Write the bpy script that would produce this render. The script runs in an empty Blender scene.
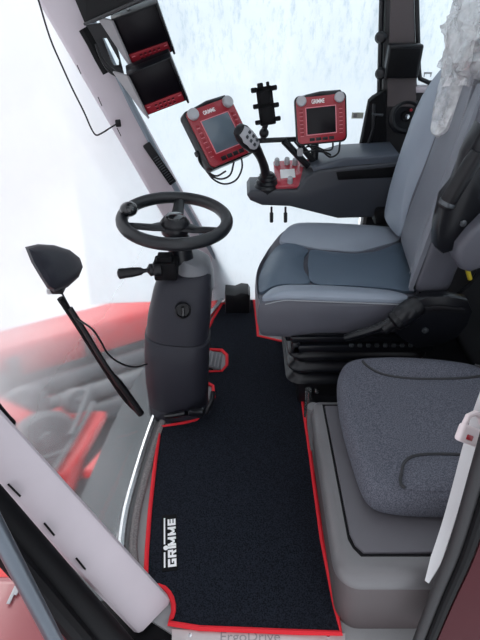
import bpy, bmesh, math, random
from mathutils import Matrix, Vector, noise
random.seed(4)
V = Vector
scene = bpy.context.scene
COL = scene.collection
R = math.radians

# ------------------------------------------------------------------ camera
FPX = 510.0
TH = R(36)
CAM = V((0, 0, 1.5))
cd = bpy.data.cameras.new('camera')
cam = bpy.data.objects.new('camera', cd)
COL.objects.link(cam)
cam.location = CAM
cam.rotation_euler = (R(90) - TH, 0, 0)
cd.sensor_fit = 'VERTICAL'
cd.angle = 2 * math.atan(320 / FPX)
cd.clip_start = 0.02
scene.camera = cam
FW = V((0, math.cos(TH), -math.sin(TH)))
UP = V((0, math.sin(TH), math.cos(TH)))
RT = V((1, 0, 0))


def ray(x, y):
    return FW + RT * ((x - 240) / FPX) - UP * ((y - 320) / FPX)


def at(x, y, X=None, Y=None, Z=None, D=None):
    """point of the place seen at photo position x, y and lying on a known plane"""
    r = ray(x, y)
    if D is not None: t = D
    elif X is not None: t = X / r.x
    elif Y is not None: t = Y / r.y
    else: t = (Z - 1.5) / r.z
    return CAM + r * t


# ------------------------------------------------------------------ materials
MATS = {}


def nt(name):
    m = bpy.data.materials.new(name)
    m.use_nodes = True
    n = m.node_tree
    n.nodes.clear()
    out = n.nodes.new('ShaderNodeOutputMaterial')
    MATS[name] = m
    return m, n, out


def mat(name, col, rough=.5, metal=0., spec=.5, var=.08, vscale=8., bump=0., bscale=200., sheen=0., coat=0., bdist=.002):
    m, n, out = nt(name)
    p = n.nodes.new('ShaderNodeBsdfPrincipled')
    p.inputs['Roughness'].default_value = rough
    p.inputs['Metallic'].default_value = metal
    p.inputs['Specular IOR Level'].default_value = spec
    p.inputs['Coat Weight'].default_value = coat
    if sheen:
        p.inputs['Sheen Weight'].default_value = sheen
        p.inputs['Sheen Roughness'].default_value = .5
    tc = n.nodes.new('ShaderNodeTexCoord')
    nz = n.nodes.new('ShaderNodeTexNoise')
    nz.inputs['Scale'].default_value = vscale
    nz.inputs['Detail'].default_value = 3
    n.links.new(tc.outputs['Object'], nz.inputs['Vector'])
    mx = n.nodes.new('ShaderNodeMix')
    mx.data_type = 'RGBA'
    mx.inputs['A'].default_value = (*[c * (1 - var) for c in col], 1)
    mx.inputs['B'].default_value = (*[min(1, c * (1 + var)) for c in col], 1)
    n.links.new(nz.outputs['Fac'], mx.inputs['Factor'])
    n.links.new(mx.outputs['Result'], p.inputs['Base Color'])
    if bump:
        n2 = n.nodes.new('ShaderNodeTexNoise')
        n2.inputs['Scale'].default_value = bscale
        n2.inputs['Detail'].default_value = 2
        n.links.new(tc.outputs['Object'], n2.inputs['Vector'])
        b = n.nodes.new('ShaderNodeBump')
        b.inputs['Strength'].default_value = bump
        b.inputs['Distance'].default_value = bdist
        n.links.new(n2.outputs['Fac'], b.inputs['Height'])
        n.links.new(b.outputs['Normal'], p.inputs['Normal'])
    n.links.new(p.outputs[0], out.inputs[0])
    return m


def speckle(name, c1, c2, scale, rough=.95, thr=.5, bump=.3):
    """woven or tufted cloth: two tones in a fine grain"""
    m, n, out = nt(name)
    p = n.nodes.new('ShaderNodeBsdfPrincipled')
    p.inputs['Roughness'].default_value = rough
    p.inputs['Specular IOR Level'].default_value = .15
    tc = n.nodes.new('ShaderNodeTexCoord')
    nz = n.nodes.new('ShaderNodeTexNoise')
    nz.inputs['Scale'].default_value = scale
    nz.inputs['Detail'].default_value = 2
    n.links.new(tc.outputs['Object'], nz.inputs['Vector'])
    rp = n.nodes.new('ShaderNodeValToRGB')
    rp.color_ramp.elements[0].position = thr - .12
    rp.color_ramp.elements[0].color = (*c1, 1)
    rp.color_ramp.elements[1].position = thr + .12
    rp.color_ramp.elements[1].color = (*c2, 1)
    n.links.new(nz.outputs['Fac'], rp.inputs[0])
    n.links.new(rp.outputs[0], p.inputs['Base Color'])
    b = n.nodes.new('ShaderNodeBump')
    b.inputs['Strength'].default_value = bump
    b.inputs['Distance'].default_value = .002
    n.links.new(nz.outputs['Fac'], b.inputs['Height'])
    n.links.new(b.outputs['Normal'], p.inputs['Normal'])
    n.links.new(p.outputs[0], out.inputs[0])
    return m


def misted_glass(name, z0, f0, z1, f1, tint=(.93, .96, .97), drip=(.72, .80, .84), dripamt=.35, dscale=(30, 30, 5), namp=.25, nscale=3.5, lo=.45, hi=.72, blur=0., dz=(1.02, 1.22)):
    """glass with condensation: mist thickens with height, drips stand in it"""
    m, n, out = nt(name)
    L = n.links.new
    geo = n.nodes.new('ShaderNodeNewGeometry')
    sep = n.nodes.new('ShaderNodeSeparateXYZ')
    L(geo.outputs['Position'], sep.inputs[0])
    mr = n.nodes.new('ShaderNodeMapRange')
    mr.inputs['From Min'].default_value = z0
    mr.inputs['From Max'].default_value = z1
    mr.inputs['To Min'].default_value = f0
    mr.inputs['To Max'].default_value = f1
    L(sep.outputs['Z'], mr.inputs['Value'])
    nz = n.nodes.new('ShaderNodeTexNoise')
    nz.inputs['Scale'].default_value = nscale
    nz.inputs['Detail'].default_value = 5
    L(geo.outputs['Position'], nz.inputs['Vector'])
    a = n.nodes.new('ShaderNodeMath'); a.operation = 'SUBTRACT'; a.inputs[1].default_value = .5
    L(nz.outputs['Fac'], a.inputs[0])
    b = n.nodes.new('ShaderNodeMath'); b.operation = 'MULTIPLY_ADD'; b.inputs[1].default_value = namp; b.use_clamp = True
    L(a.outputs[0], b.inputs[0]); L(mr.outputs[0], b.inputs[2])
    mp = n.nodes.new('ShaderNodeVectorMath'); mp.operation = 'MULTIPLY'; mp.inputs[1].default_value = dscale
    L(geo.outputs['Position'], mp.inputs[0])
    dn = n.nodes.new('ShaderNodeTexNoise'); dn.inputs['Scale'].default_value = 1; dn.inputs['Detail'].default_value = 6; dn.inputs['Roughness'].default_value = .75
    L(mp.outputs[0], dn.inputs['Vector'])
    rp = n.nodes.new('ShaderNodeMapRange')
    rp.inputs['From Min'].default_value = lo; rp.inputs['From Max'].default_value = hi
    L(dn.outputs['Fac'], rp.inputs['Value'])
    hz_ = n.nodes.new('ShaderNodeMapRange')
    hz_.inputs['From Min'].default_value = dz[0]; hz_.inputs['From Max'].default_value = dz[1]
    hz_.inputs['To Min'].default_value = dripamt * .22; hz_.inputs['To Max'].default_value = dripamt
    L(sep.outputs['Z'], hz_.inputs['Value']); L(hz_.outputs[0], rp.inputs['To Max'])
    mx = n.nodes.new('ShaderNodeMix'); mx.data_type = 'RGBA'
    mx.inputs['A'].default_value = (*tint, 1); mx.inputs['B'].default_value = (*drip, 1)
    L(rp.outputs[0], mx.inputs['Factor'])
    tl = n.nodes.new('ShaderNodeBsdfTranslucent'); df = n.nodes.new('ShaderNodeBsdfDiffuse')
    L(mx.outputs['Result'], tl.inputs['Color']); L(mx.outputs['Result'], df.inputs['Color'])
    fog = n.nodes.new('ShaderNodeMixShader'); fog.inputs[0].default_value = .25
    L(tl.outputs[0], fog.inputs[1]); L(df.outputs[0], fog.inputs[2])
    tr = n.nodes.new('ShaderNodeBsdfTransparent'); tr.inputs[0].default_value = (.95, .97, .97, 1)
    if blur:
        tr = n.nodes.new('ShaderNodeBsdfRefraction'); tr.inputs['Color'].default_value = (.95, .97, .97, 1)
        tr.inputs['IOR'].default_value = 1.06; tr.inputs['Roughness'].default_value = blur
    m1 = n.nodes.new('ShaderNodeMixShader')
    L(b.outputs[0], m1.inputs[0]); L(tr.outputs[0], m1.inputs[1]); L(fog.outputs[0], m1.inputs[2])
    gl = n.nodes.new('ShaderNodeBsdfGlossy'); gl.inputs['Roughness'].default_value = .05
    m2 = n.nodes.new('ShaderNodeMixShader'); m2.inputs[0].default_value = .04
    L(m1.outputs[0], m2.inputs[1]); L(gl.outputs[0], m2.inputs[2])
    L(m2.outputs[0], out.inputs[0])
    return m


mat('pillar_grey', (.57, .51, .55), .55, bump=.15, bscale=400)
mat('pillar_strip', (.20, .24, .28), .35)
mat('dark_trim', (.014, .013, .015), .6, bump=.1)
mat('sill_black', (.004, .004, .005), .6, spec=.12)
mat('black_plastic', (.006, .006, .008), .42, spec=.35, bump=.1, bscale=500)
mat('satin_black', (.006, .0065, .009), .3, spec=.35)
mat('column_grey', (.019, .0195, .028), .5, spec=.35, bump=.25, bscale=500)
mat('column_cap', (.15, .155, .17), .4, bump=.15, bscale=500)
mat('wheel_leather', (.008, .009, .012), .40, bump=.2, bscale=350)
mat('gloss_black', (.010, .011, .013), .12, coat=.5)
mat('box_grey', (.078, .062, .064), .55, bump=.3, bscale=600)
mat('box_rim', (.125, .12, .125), .34, bump=.2, bscale=600)
mat('lid_grey', (.085, .08, .092), .5, bump=.2, bscale=600)
mat('leather_side', (.085, .086, .105), .48, bump=.2, bscale=300)
mat('leather_skylit', (.25, .285, .34), .36, bump=.2, bscale=300)  # same leather as the sides, with the sky's brightness put into the colour
mat('leather_panel', (.085, .118, .16), .42, bump=.3, bscale=260)
mat('backrest_panel', (.16, .168, .195), .5, bump=.3, bscale=300)
mat('thread', (.30, .31, .33), .8)
mat('console_grey', (.032, .035, .044), .45, bump=.15, bscale=400)
mat('console_pad', (.06, .07, .09), .38, bump=.2, bscale=350)
mat('red_paint', (.30, .010, .022), .32, coat=.2)
mat('red_panel', (.36, .014, .026), .35)
mat('red_glossy', (.42, .05, .07), .13, coat=.8)
mat('red_dark', (.055, .003, .007), .6, spec=.2)
mat('machine_red', (.62, .018, .022), .4)
mat('machine_grey', (.08, .09, .10), .6)
mat('machine_pale', (.15, .16, .17), .6)
mat('binding_red', (.70, .010, .022), .75, bump=.5, bscale=300)
mat('rail_silver', (.58, .59, .60), .22, metal=.9)
mat('tube_steel', (.12, .14, .165), .3, metal=.6)
mat('plate_silver', (.55, .50, .50), .38, metal=.35, var=.12, vscale=25)
mat('knob_grey', (.40, .40, .42), .5)
mat('white_print', (.85, .85, .85), .7)
mat('pink_print', (.70, .22, .26), .6)
mat('screen_dark', (.004, .003, .005), .3, spec=.2)
mat('screen_grey', (.10, .13, .16), .14)
mat('keypad_red', (.26, .006, .016), .45)
mat('strap_white', (.62, .61, .62), .75, bump=.4, bscale=500)
mat('buckle_white', (.72, .62, .63), .4)
mat('pale_panel', (.34, .10, .11), .3, coat=.2)
mat('chrome', (.75, .75, .76), .15, metal=1)
mat('steel_dark', (.10, .11, .12), .35, metal=.7)
mat('hood_grey', (.26, .25, .26), .5)
mat('rear_wall', (.030, .030, .034), .8, bump=.3)
mat('floor_grey', (.27, .27, .275), .6, bump=.3, bscale=300)
mat('roof_liner', (.8, .8, .8), .9)
mat('ground', (.78, .80, .82), .9, var=.1, vscale=.6)
mat('yellow', (.75, .58, .05), .4)
mat('sticker', (.50, .52, .44), .5)
speckle('carpet_black', (.004, .005, .0075), (.015, .018, .027), 260, .98, .5, .5)
speckle('seat_fabric', (.062, .064, .08), (.125, .128, .155), 330, .95, .5, .35)
speckle('rubber_grain', (.16, .15, .15), (.24, .22, .22), 200, .8)
misted_glass('windscreen_mist', .32, .10, .88, .97, tint=(.86, .885, .895), namp=.30, dripamt=.12, drip=(.80, .86, .88), blur=.22)
misted_glass('added_hatch_glass', 0, .3, 2, .3)  # glass for the added, unseen roof hatch
misted_glass('window_mist', 0, .85, 1.3, .97, tint=(.84, .885, .91), drip=(.46, .57, .62), dripamt=1.0, dscale=(55, 55, 20), namp=.2, lo=.5, hi=.85)


def crumpled_film():
    m, n, out = nt('clear_film')
    L = n.links.new
    geo = n.nodes.new('ShaderNodeNewGeometry')
    nz = n.nodes.new('ShaderNodeTexNoise'); nz.inputs['Scale'].default_value = 15; nz.inputs['Detail'].default_value = 5
    L(geo.outputs['Position'], nz.inputs['Vector'])
    b = n.nodes.new('ShaderNodeBump'); b.inputs['Strength'].default_value = .55; b.inputs['Distance'].default_value = .02
    L(nz.outputs['Fac'], b.inputs['Height'])
    tr = n.nodes.new('ShaderNodeBsdfTransparent'); tr.inputs[0].default_value = (.95, .95, .95, 1)
    df = n.nodes.new('ShaderNodeBsdfTranslucent'); df.inputs[0].default_value = (.97, .95, .95, 1)
    dd = n.nodes.new('ShaderNodeBsdfDiffuse'); dd.inputs[0].default_value = (.90, .88, .88, 1)
    mm = n.nodes.new('ShaderNodeMixShader'); mm.inputs[0].default_value = .5
    L(df.outputs[0], mm.inputs[1]); L(dd.outputs[0], mm.inputs[2])
    gl = n.nodes.new('ShaderNodeBsdfGlossy'); gl.inputs['Roughness'].default_value = .18
    L(b.outputs[0], gl.inputs['Normal']); L(b.outputs[0], df.inputs['Normal'])
    a = n.nodes.new('ShaderNodeMixShader')
    mr = n.nodes.new('ShaderNodeMapRange'); mr.inputs['From Min'].default_value = .35; mr.inputs['From Max'].default_value = .7
    mr.inputs['To Min'].default_value = .10; mr.inputs['To Max'].default_value = .82
    L(nz.outputs['Fac'], mr.inputs['Value'])
    L(mr.outputs[0], a.inputs[0]); L(tr.outputs[0], a.inputs[1]); L(mm.outputs[0], a.inputs[2])
    c = n.nodes.new('ShaderNodeMixShader'); c.inputs[0].default_value = .2
    L(a.outputs[0], c.inputs[1]); L(gl.outputs[0], c.inputs[2])
    L(c.outputs[0], out.inputs[0])


crumpled_film()

# ------------------------------------------------------------------ building helpers
WM = {}


def frame(o, x, z=None, y=None):
    """matrix at o with given x axis and rough z axis"""
    x = V(x).normalized()
    if z is not None:
        z = V(z); z = (z - x * z.dot(x)).normalized(); y = z.cross(x)
    else:
        y = V(y); y = (y - x * y.dot(x)).normalized(); z = x.cross(y)
    return Matrix.Translation(V(o)) @ Matrix((x, y, z)).transposed().to_4x4()


def axis_frame(o, z):
    z = V(z).normalized()
    x = V((1, 0, 0)) if abs(z.x) < .8 else V((0, 1, 0))
    return frame(o, x - z * x.dot(z), z)


def spline(pts, k=6, closed=False):
    pts = [V(p) for p in pts]
    n = len(pts)
    res = []
    rng = range(n if closed else n - 1)
    for i in rng:
        if closed:
            p0, p1, p2, p3 = pts[i - 1], pts[i], pts[(i + 1) % n], pts[(i + 2) % n]
        else:
            p1, p2 = pts[i], pts[i + 1]
            p0 = pts[i - 1] if i else p1 * 2 - p2
            p3 = pts[i + 2] if i + 2 < n else p2 * 2 - p1
        for j in range(k):
            t = j / k
            res.append(.5 * ((2 * p1) + (p2 - p0) * t + (2 * p0 - 5 * p1 + 4 * p2 - p3) * t * t + (3 * p1 - p0 - 3 * p2 + p3) * t ** 3))
    if not closed:
        res.append(pts[-1])
    return res


class MB:
    def __init__(self, M=None):
        self.bm = bmesh.new()
        self.M = M or Matrix.Identity(4)

    def _add(self, verts, faces, M=None):
        T = self.M @ M if M is not None else self.M
        vs = [self.bm.verts.new(T @ V(v)) for v in verts]
        for f in faces:
            try:
                self.bm.faces.new([vs[i] for i in f])
            except ValueError:
                pass
        return self

    def box(self, c, s, bevel=0., M=None, seg=2):
        t = bmesh.new()
        bmesh.ops.create_cube(t, size=1)
        for v in t.verts:
            v.co = V((v.co.x * s[0] + c[0], v.co.y * s[1] + c[1], v.co.z * s[2] + c[2]))
        if bevel:
            bmesh.ops.bevel(t, geom=list(t.edges), offset=bevel, segments=seg, affect='EDGES', profile=.5)
        t.verts.index_update()
        self._add([v.co.copy() for v in t.verts], [[v.index for v in f.verts] for f in t.faces], M)
        t.free()
        return self

    def prism(self, poly, h0, h1, M=None, bevel=0., seg=2):
        """outline in x, y extruded along z"""
        t = bmesh.new()
        a = [t.verts.new((p[0], p[1], h0)) for p in poly]
        b = [t.verts.new((p[0], p[1], h1)) for p in poly]
        n = len(poly)
        t.faces.new(list(reversed(a))); t.faces.new(b)
        for i in range(n):
            t.faces.new((a[i], a[(i + 1) % n], b[(i + 1) % n], b[i]))
        bmesh.ops.recalc_face_normals(t, faces=t.faces)
        if bevel:
            es = [e for e in t.edges if any(len(f.verts) == n and n != 4 for f in e.link_faces) or n == 4]
            bmesh.ops.bevel(t, geom=es, offset=bevel, segments=seg, affect='EDGES', profile=.5, clamp_overlap=True)
        t.verts.index_update()
        self._add([v.co.copy() for v in t.verts], [[v.index for v in f.verts] for f in t.faces], M)
        t.free()
        return self

    def loft(self, secs, closed=True, caps=True, M=None):
        n = len(secs[0])
        vs = [V(p) for s in secs for p in s]
        fs = []
        for i in range(len(secs) - 1):
            for j in range(n if closed else n - 1):
                k = (j + 1) % n
                fs.append((i * n + j, i * n + k, (i + 1) * n + k, (i + 1) * n + j))
        if caps and closed:
            fs.append(tuple(reversed(range(n))))
            fs.append(tuple((len(secs) - 1) * n + j for j in range(n)))
        return self._add(vs, fs, M)

    def tube(self, pts, r, n=10, closed=False, M=None, flat=None):
        pts = [V(p) for p in pts]
        m = len(pts)
        rr = r if isinstance(r, (list, tuple)) else [r] * m
        secs = []
        nrm = None
        for i in range(m):
            if closed: t = pts[(i + 1) % m] - pts[i - 1]
            else: t = pts[min(i + 1, m - 1)] - pts[max(i - 1, 0)]
            if t.length < 1e-9: t = V((0, 0, 1))
            t.normalize()
            if nrm is None:
                nrm = V((0, 0, 1)) if abs(t.z) < .9 else V((1, 0, 0))
                if flat is not None: nrm = V(flat)
            nrm = (nrm - t * nrm.dot(t)).normalized()
            b = t.cross(nrm)
            secs.append([pts[i] + (nrm * math.cos(2 * math.pi * j / n) + b * math.sin(2 * math.pi * j / n)) * rr[i] for j in range(n)])
        if closed: secs.append(secs[0])
        return self.loft(secs, True, not closed, M)

    def lathe(self, prof, M=None, n=28):
        secs = [[(r * math.cos(2 * math.pi * j / n), r * math.sin(2 * math.pi * j / n), z) for j in range(n)] for r, z in prof]
        return self.loft(secs, True, True, M)

    def puff(self, outline, fn, h, depth=.02, p=2.4, rings=7):
        """upholstered panel: closed outline of (a, b); fn(a, b, lift) gives the place"""
        n = len(outline)
        ca = sum(q[0] for q in outline) / n; cb = sum(q[1] for q in outline) / n
        secs = [[fn(a, b, -depth) for a, b in outline]]
        for i in range(rings):
            s = math.cos(i / rings * math.pi / 2) if i else 1
            s = 1 - (i / rings) ** 1.6
            hh = h * (1 - s ** p)
            secs.append([fn(ca + (a - ca) * s, cb + (b - cb) * s, hh) for a, b in outline])
        self.loft(secs, True, False)
        base = len(self.bm.verts)
        c = self.bm.verts.new(self.M @ V(fn(ca, cb, h)))
        self.bm.verts.ensure_lookup_table()
        last = [self.bm.verts[base - n + j] for j in range(n)]
        for j in range(n):
            self.bm.faces.new((last[j], last[(j + 1) % n], c))
        return self

    def ball(self, c, r, M=None, seg=18, rings=10):
        r = r if isinstance(r, (tuple, list)) else (r, r, r)
        secs = []
        for i in range(rings + 1):
            a = math.pi * i / rings
            a = min(max(a, .02), math.pi - .02)
            secs.append([(c[0] + r[0] * math.sin(a) * math.cos(2 * math.pi * j / seg), c[1] + r[1] * math.sin(a) * math.sin(2 * math.pi * j / seg), c[2] - r[2] * math.cos(a)) for j in range(seg)])
        return self.loft(secs, True, True, M)

    def build(self, name, material, parent=None, smooth=35, subsurf=0):
        bm = self.bm
        bmesh.ops.recalc_face_normals(bm, faces=bm.faces)
        me = bpy.data.meshes.new(name)
        lo = V((min(v.co.x for v in bm.verts), min(v.co.y for v in bm.verts), min(v.co.z for v in bm.verts)))
        hi = V((max(v.co.x for v in bm.verts), max(v.co.y for v in bm.verts), max(v.co.z for v in bm.verts)))
        c = (lo + hi) / 2
        if parent is None: c.z = lo.z
        for v in bm.verts: v.co -= c
        bm.to_mesh(me); bm.free()
        me.materials.append(MATS[material])
        for p in me.polygons: p.use_smooth = True
        me.set_sharp_from_angle(angle=R(smooth))
        o = bpy.data.objects.new(name, me)
        COL.objects.link(o)
        W = Matrix.Translation(c)
        if parent is not None:
            o.parent = parent
            o.matrix_parent_inverse = Matrix.Identity(4)
            o.matrix_basis = WM[parent].inverted() @ W
        else:
            o.matrix_basis = W
        WM[o] = W
        if subsurf:
            s = o.modifiers.new('smooth', 'SUBSURF'); s.levels = subsurf; s.render_levels = subsurf
        return o


def thing(name, label, cat, loc, group=None):
    o = bpy.data.objects.new(name, None)
    COL.objects.link(o)
    o.empty_display_size = .05
    o.location = loc
    WM[o] = Matrix.Translation(V(loc))
    tag(o, label, cat, group)
    return o


def tag(o, label, cat=None, group=None):
    o['label'] = label
    if cat: o['category'] = cat
    if group: o['group'] = group
    return o


def struct(o):
    o['kind'] = 'structure'
    return o


def lettering(text, M, size, material, name, parent, extrude=.0006, offset=0., width=None):
    cu = bpy.data.curves.new('lettering', 'FONT')
    cu.body = text; cu.size = size; cu.extrude = extrude; cu.offset = offset
    cu.align_x = 'CENTER'; cu.align_y = 'CENTER'
    t = bpy.data.objects.new('lettering_source', cu)
    COL.objects.link(t)
    dg = bpy.context.evaluated_depsgraph_get()
    me = bpy.data.meshes.new_from_object(t.evaluated_get(dg))
    bpy.data.objects.remove(t)
    b = MB(M)
    sx = 1
    if width:
        xs = [v.co.x for v in me.vertices]; sx = width / (max(xs) - min(xs))
    b._add([(v.co.x * sx, v.co.y, v.co.z) for v in me.vertices], [list(p.vertices) for p in me.polygons])
    return b.build(name, material, parent)


def rounded(w, h, r, k=5):
    pts = []
    for cx, cy, a0 in ((w / 2 - r, h / 2 - r, 0), (-w / 2 + r, h / 2 - r, 90), (-w / 2 + r, -h / 2 + r, 180), (w / 2 - r, -h / 2 + r, 270)):
        for i in range(k + 1):
            a = R(a0 + 90 * i / k)
            pts.append((cx + r * math.cos(a), cy + r * math.sin(a)))
    return pts



# ------------------------------------------------------------------ the cab shell
YF = 2.24          # far side wall of the cab
ZT = 1.85          # roof lining
BOT = spline([(-.26, .66, 0), (-.36, .80, 0), (-.385, .95, 0), (-.375, 1.15, 0), (-.35, 1.38, 0), (-.31, 1.62, 0), (-.22, 1.95, 0), (-.10, 2.24, 0)], 5)


def bottom(t):
    q = t * (len(BOT) - 1); i = min(int(q), len(BOT) - 2); f = q - i
    return BOT[i].lerp(BOT[i + 1], f)


def glass(t, s, off=0.):
    """point on the windscreen: t from the near to the far pillar, s from floor to roof; off is outward"""
    b = bottom(t)
    top = V((-.86 - .10 * math.sin(math.pi * t), .56 + 1.66 * t, ZT))
    p = b.lerp(top, s)
    p.x -= .05 * math.sin(math.pi * s) * (1 if True else 0)
    p.x -= off
    return p


def on_glass(x, y, off=0.):
    """place on the windscreen seen at photo position x, y"""
    best = None
    r = ray(x, y)
    t0, s0, st = .5, .5, .5
    for it in range(9):
        for i in range(-6, 7):
            for j in range(-6, 7):
                t = min(1, max(0, t0 + i / 6 * st)); s = min(1, max(0, s0 + j / 6 * st))
                p = glass(t, s, off)
                d = p - CAM
                k = d.dot(FW)
                e = (d / k - r).length
                if best is None or e < best[0]: best = (e, t, s, p)
        t0, s0 = best[1], best[2]; st *= .45
    return best[3]


b = MB()
secs = []
NT, NS = 40, 16
for side in (0, .006):
    pass
vs = []; fs = []
for i in range(NT + 1):
    for j in range(NS + 1):
        vs.append(glass(i / NT, j / NS))
for i in range(NT):
    for j in range(NS):
        a = i * (NS + 1) + j
        fs.append((a, a + 1, a + NS + 2, a + NS + 1))
b._add(vs, fs)
struct(b.build('window_1', 'windscreen_mist'))

# floor, roof, rear wall
b = MB().prism([(p.x, p.y) for p in BOT] + [(1.05, YF + .02), (1.05, .60), (-.15, .60)], -.06, 0)
struct(b.build('floor', 'floor_grey'))
gx = [(glass(i / 20, 1).x, glass(i / 20, 1).y) for i in range(21)]
hx0, hx1, hy0, hy1 = -.15, .75, .75, 1.95  # roof opening for the added hatch
b = MB().prism([p for p in gx] + [(hx0, gx[-1][1]), (hx0, gx[0][1])], ZT, ZT + .06)
b.box(((hx1 + 1.05) / 2, 1.38, ZT + .03), (1.05 - hx1, 1.72, .06))
b.box(((hx0 + hx1) / 2, (.52 + hy0) / 2, ZT + .03), (hx1 - hx0, hy0 - .52, .06))
b.box(((hx0 + hx1) / 2, (YF + hy1) / 2, ZT + .03), (hx1 - hx0, YF - hy1, .06))
struct(b.build('ceiling', 'roof_liner'))
b = MB().box(((hx0 + hx1) / 2, (hy0 + hy1) / 2, ZT + .03), (hx1 - hx0, hy1 - hy0, .006))
struct(b.build('added_roof_hatch', 'added_hatch_glass'))  # unseen roof hatch, added to let more daylight onto the seats
b = MB().box((1.03, 1.42, .40), (.04, 1.62, .80), .01)
struct(b.build('wall_rear', 'rear_wall'))
b = MB().box((1.03, 1.42, 1.325), (.008, 1.60, 1.05))
struct(b.build('window_4', 'window_mist'))

# windscreen foot rail
b = MB().tube([p + V((.012, 0, .012)) for p in BOT[1:]], .013, 8)
struct(b.build('trim_1', 'rail_silver'))
# grey ledge between rail and mat
b = MB()
rail_in = [p + V((.035, 0, 0)) for p in BOT[1:-4]]
b.tube([p + V((.012, 0, .004)) for p in rail_in], .014, 8)
struct(b.build('baseboard_front', 'rubber_grain'))


# pillars: long rounded boxes whose broad face looks into the cab
def pillar(name, A0, A1, B0, B1, thick, foot=0.):
    n = (A1 - A0).cross(B0 - A0).normalized()
    if n.dot(CAM - A0) < 0: n = -n
    secs = []
    for k in range(15):
        s = k / 14
        a = A0.lerp(A1, s); c = B0.lerp(B1, s)
        fl = foot * max(0, 1 - s / .12) ** 2
        d = (a - c).normalized()
        a = a + d * fl; c = c - d * fl
        w = (a - c).length
        e = min(.018, w * .2)
        sec = []
        for (q, sg) in ((a, -1), (c, 1)):
            pts = [q - n * thick, q - n * e, q + d * sg * e * .35 - n * e * .3, q + d * sg * e]
            sec += pts if sg == -1 else pts[::-1]
        secs.append(sec)
    return MB().loft(secs), n


near_A0 = at(173, 600, Z=.005); near_A1 = at(0, 408, Y=.66)
near_B0 = at(138, 636, Z=.005); near_B1 = at(0, 492, Y=.60)
A1x = near_A0 + (near_A1 - near_A0) * 2.1
B1x = near_B0 + (near_B1 - near_B0) * 2.35
b, nn = pillar('x', near_A0, A1x, near_B0, B1x, .05)
pn = struct(b.build('trim_2', 'pillar_grey'))
near = (near_A0, A1x, near_B0, B1x)


def onface(quad, x, y):
    """place on a pillar's broad face seen at photo position x, y"""
    a0, a1, b0, b1 = quad
    r = ray(x, y)
    s0, w0, st, best = .5, .5, .5, None
    for it in range(9):
        for i in range(-6, 7):
            for j in range(-6, 7):
                s_ = s0 + i / 6 * st; w_ = w0 + j / 6 * st
                p = a0.lerp(a1, s_).lerp(b0.lerp(b1, s_), w_)
                d = p - CAM
                e = (d / d.dot(FW) - r).length
                if best is None or e < best[0]: best = (e, s_, w_, p)
        s0, w0 = best[1], best[2]; st *= .45
    return best[3]


# three slots in the near pillar
for (x0, y0, x1, y1) in ((8, 484, 19, 495), (44, 523, 53, 534), (76, 558, 84, 568)):
    p, q = onface(near, x0, y0), onface(near, x1, y1)
    MB().box(((p - q).length / 2, 0, .002), ((p - q).length, .004, .010), 0, frame(p, q - p, nn)).build('slot', 'sill_black', pn)

far_A0 = at(241, 296, Z=.01); far_A1 = at(94, 30, Y=2.10)
far_B0 = at(212, 301, Z=.01); far_B1 = at(43, 10, Y=2.10)
A1x = far_A0 + (far_A1 - far_A0) * 1.45
B1x = far_B0 + (far_B1 - far_B0) * 1.38
b, fnn = pillar('x', far_A0, A1x, far_B0, B1x, .06, .012)
pf = struct(b.build('trim_3', 'pillar_grey'))


def onfar(x, y, off=0.):
    r = ray(x, y); d = (far_A0 + fnn * off - CAM).dot(fnn) / r.dot(fnn); return CAM + r * d


# blue-grey seal strip on the window side of the far pillar
b = MB()
q = [onfar(x, y, -.01) for x, y in ((88, 12), (108, 54), (132, 106), (156, 152), (180, 196), (206, 242), (222, 270))]
b.tube(q, .013, 8)
b.build('seal_strip', 'pillar_strip', pf)
# ribbed grille on the strip
M = frame(onfar(146, 144, .006), onfar(173, 183, .006) - onfar(146, 144, .006), fnn)
L = (onfar(173, 183) - onfar(146, 144)).length
b = MB(M).box((L / 2, 0, 0), (L, .034, .016), .004)
g = b.build('grille', 'black_plastic', pf)
b = MB(M)
for k in range(12):
    b.box((L * (.32 + .055 * k), 0, .009), (.0035, .022, .004), .001)
b.build('ribs', 'steel_dark', g)
for (x0, y0, x1, y1) in ((77, 65, 81, 74), (98, 97, 102, 106), (117, 128, 121, 136)):
    p, q = onfar(x0, y0), onfar(x1, y1)
    MB().box(((p - q).length / 2, 0, 0), ((p - q).length, .003, .004), 0, frame(p, q - p, fnn)).build('slot', 'sill_black', pf)

# door pillar on the far side
yb = 2.17
b = MB()
xl, xr = at(386, 60, Y=yb).x, at(416, 60, Y=yb).x
pa, pb2, pc2, pd = at(384, 95, Y=yb), at(387, 0, Y=yb), at(418, 95, Y=yb), at(415, 0, Y=yb)


def edge(p, q, z): return p.x + (q.x - p.x) * (z - p.z) / (q.z - p.z)


secs = []
for z in (.0, .5, .86, .9, 1.0, 1.4, ZT):
    w0 = edge(pa, pb2, z) if z > .88 else edge(pa, pb2, .9) - .02; w1 = edge(pc2, pd, z) if z > .88 else edge(pc2, pd, .9) + .10
    secs.append([(w0, yb + .06, z), (w0, yb + .012, z), (w0 + .012, yb, z), (w1 - .012, yb, z), (w1, yb + .012, z), (w1, yb + .06, z)])
b.loft(secs)
pb = struct(b.build('trim_4', 'dark_trim'))
b = MB()
b.loft([[(edge(pa, pb2, z) + .012, yb - .010, z), (edge(pc2, pd, z) - .010, yb - .010, z), (edge(pc2, pd, z) - .010, yb + .01, z), (edge(pa, pb2, z) + .012, yb + .01, z)] for z in (.99, 1.4, ZT)])
b.build('pillar_cover', 'box_grey', pb)
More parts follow.
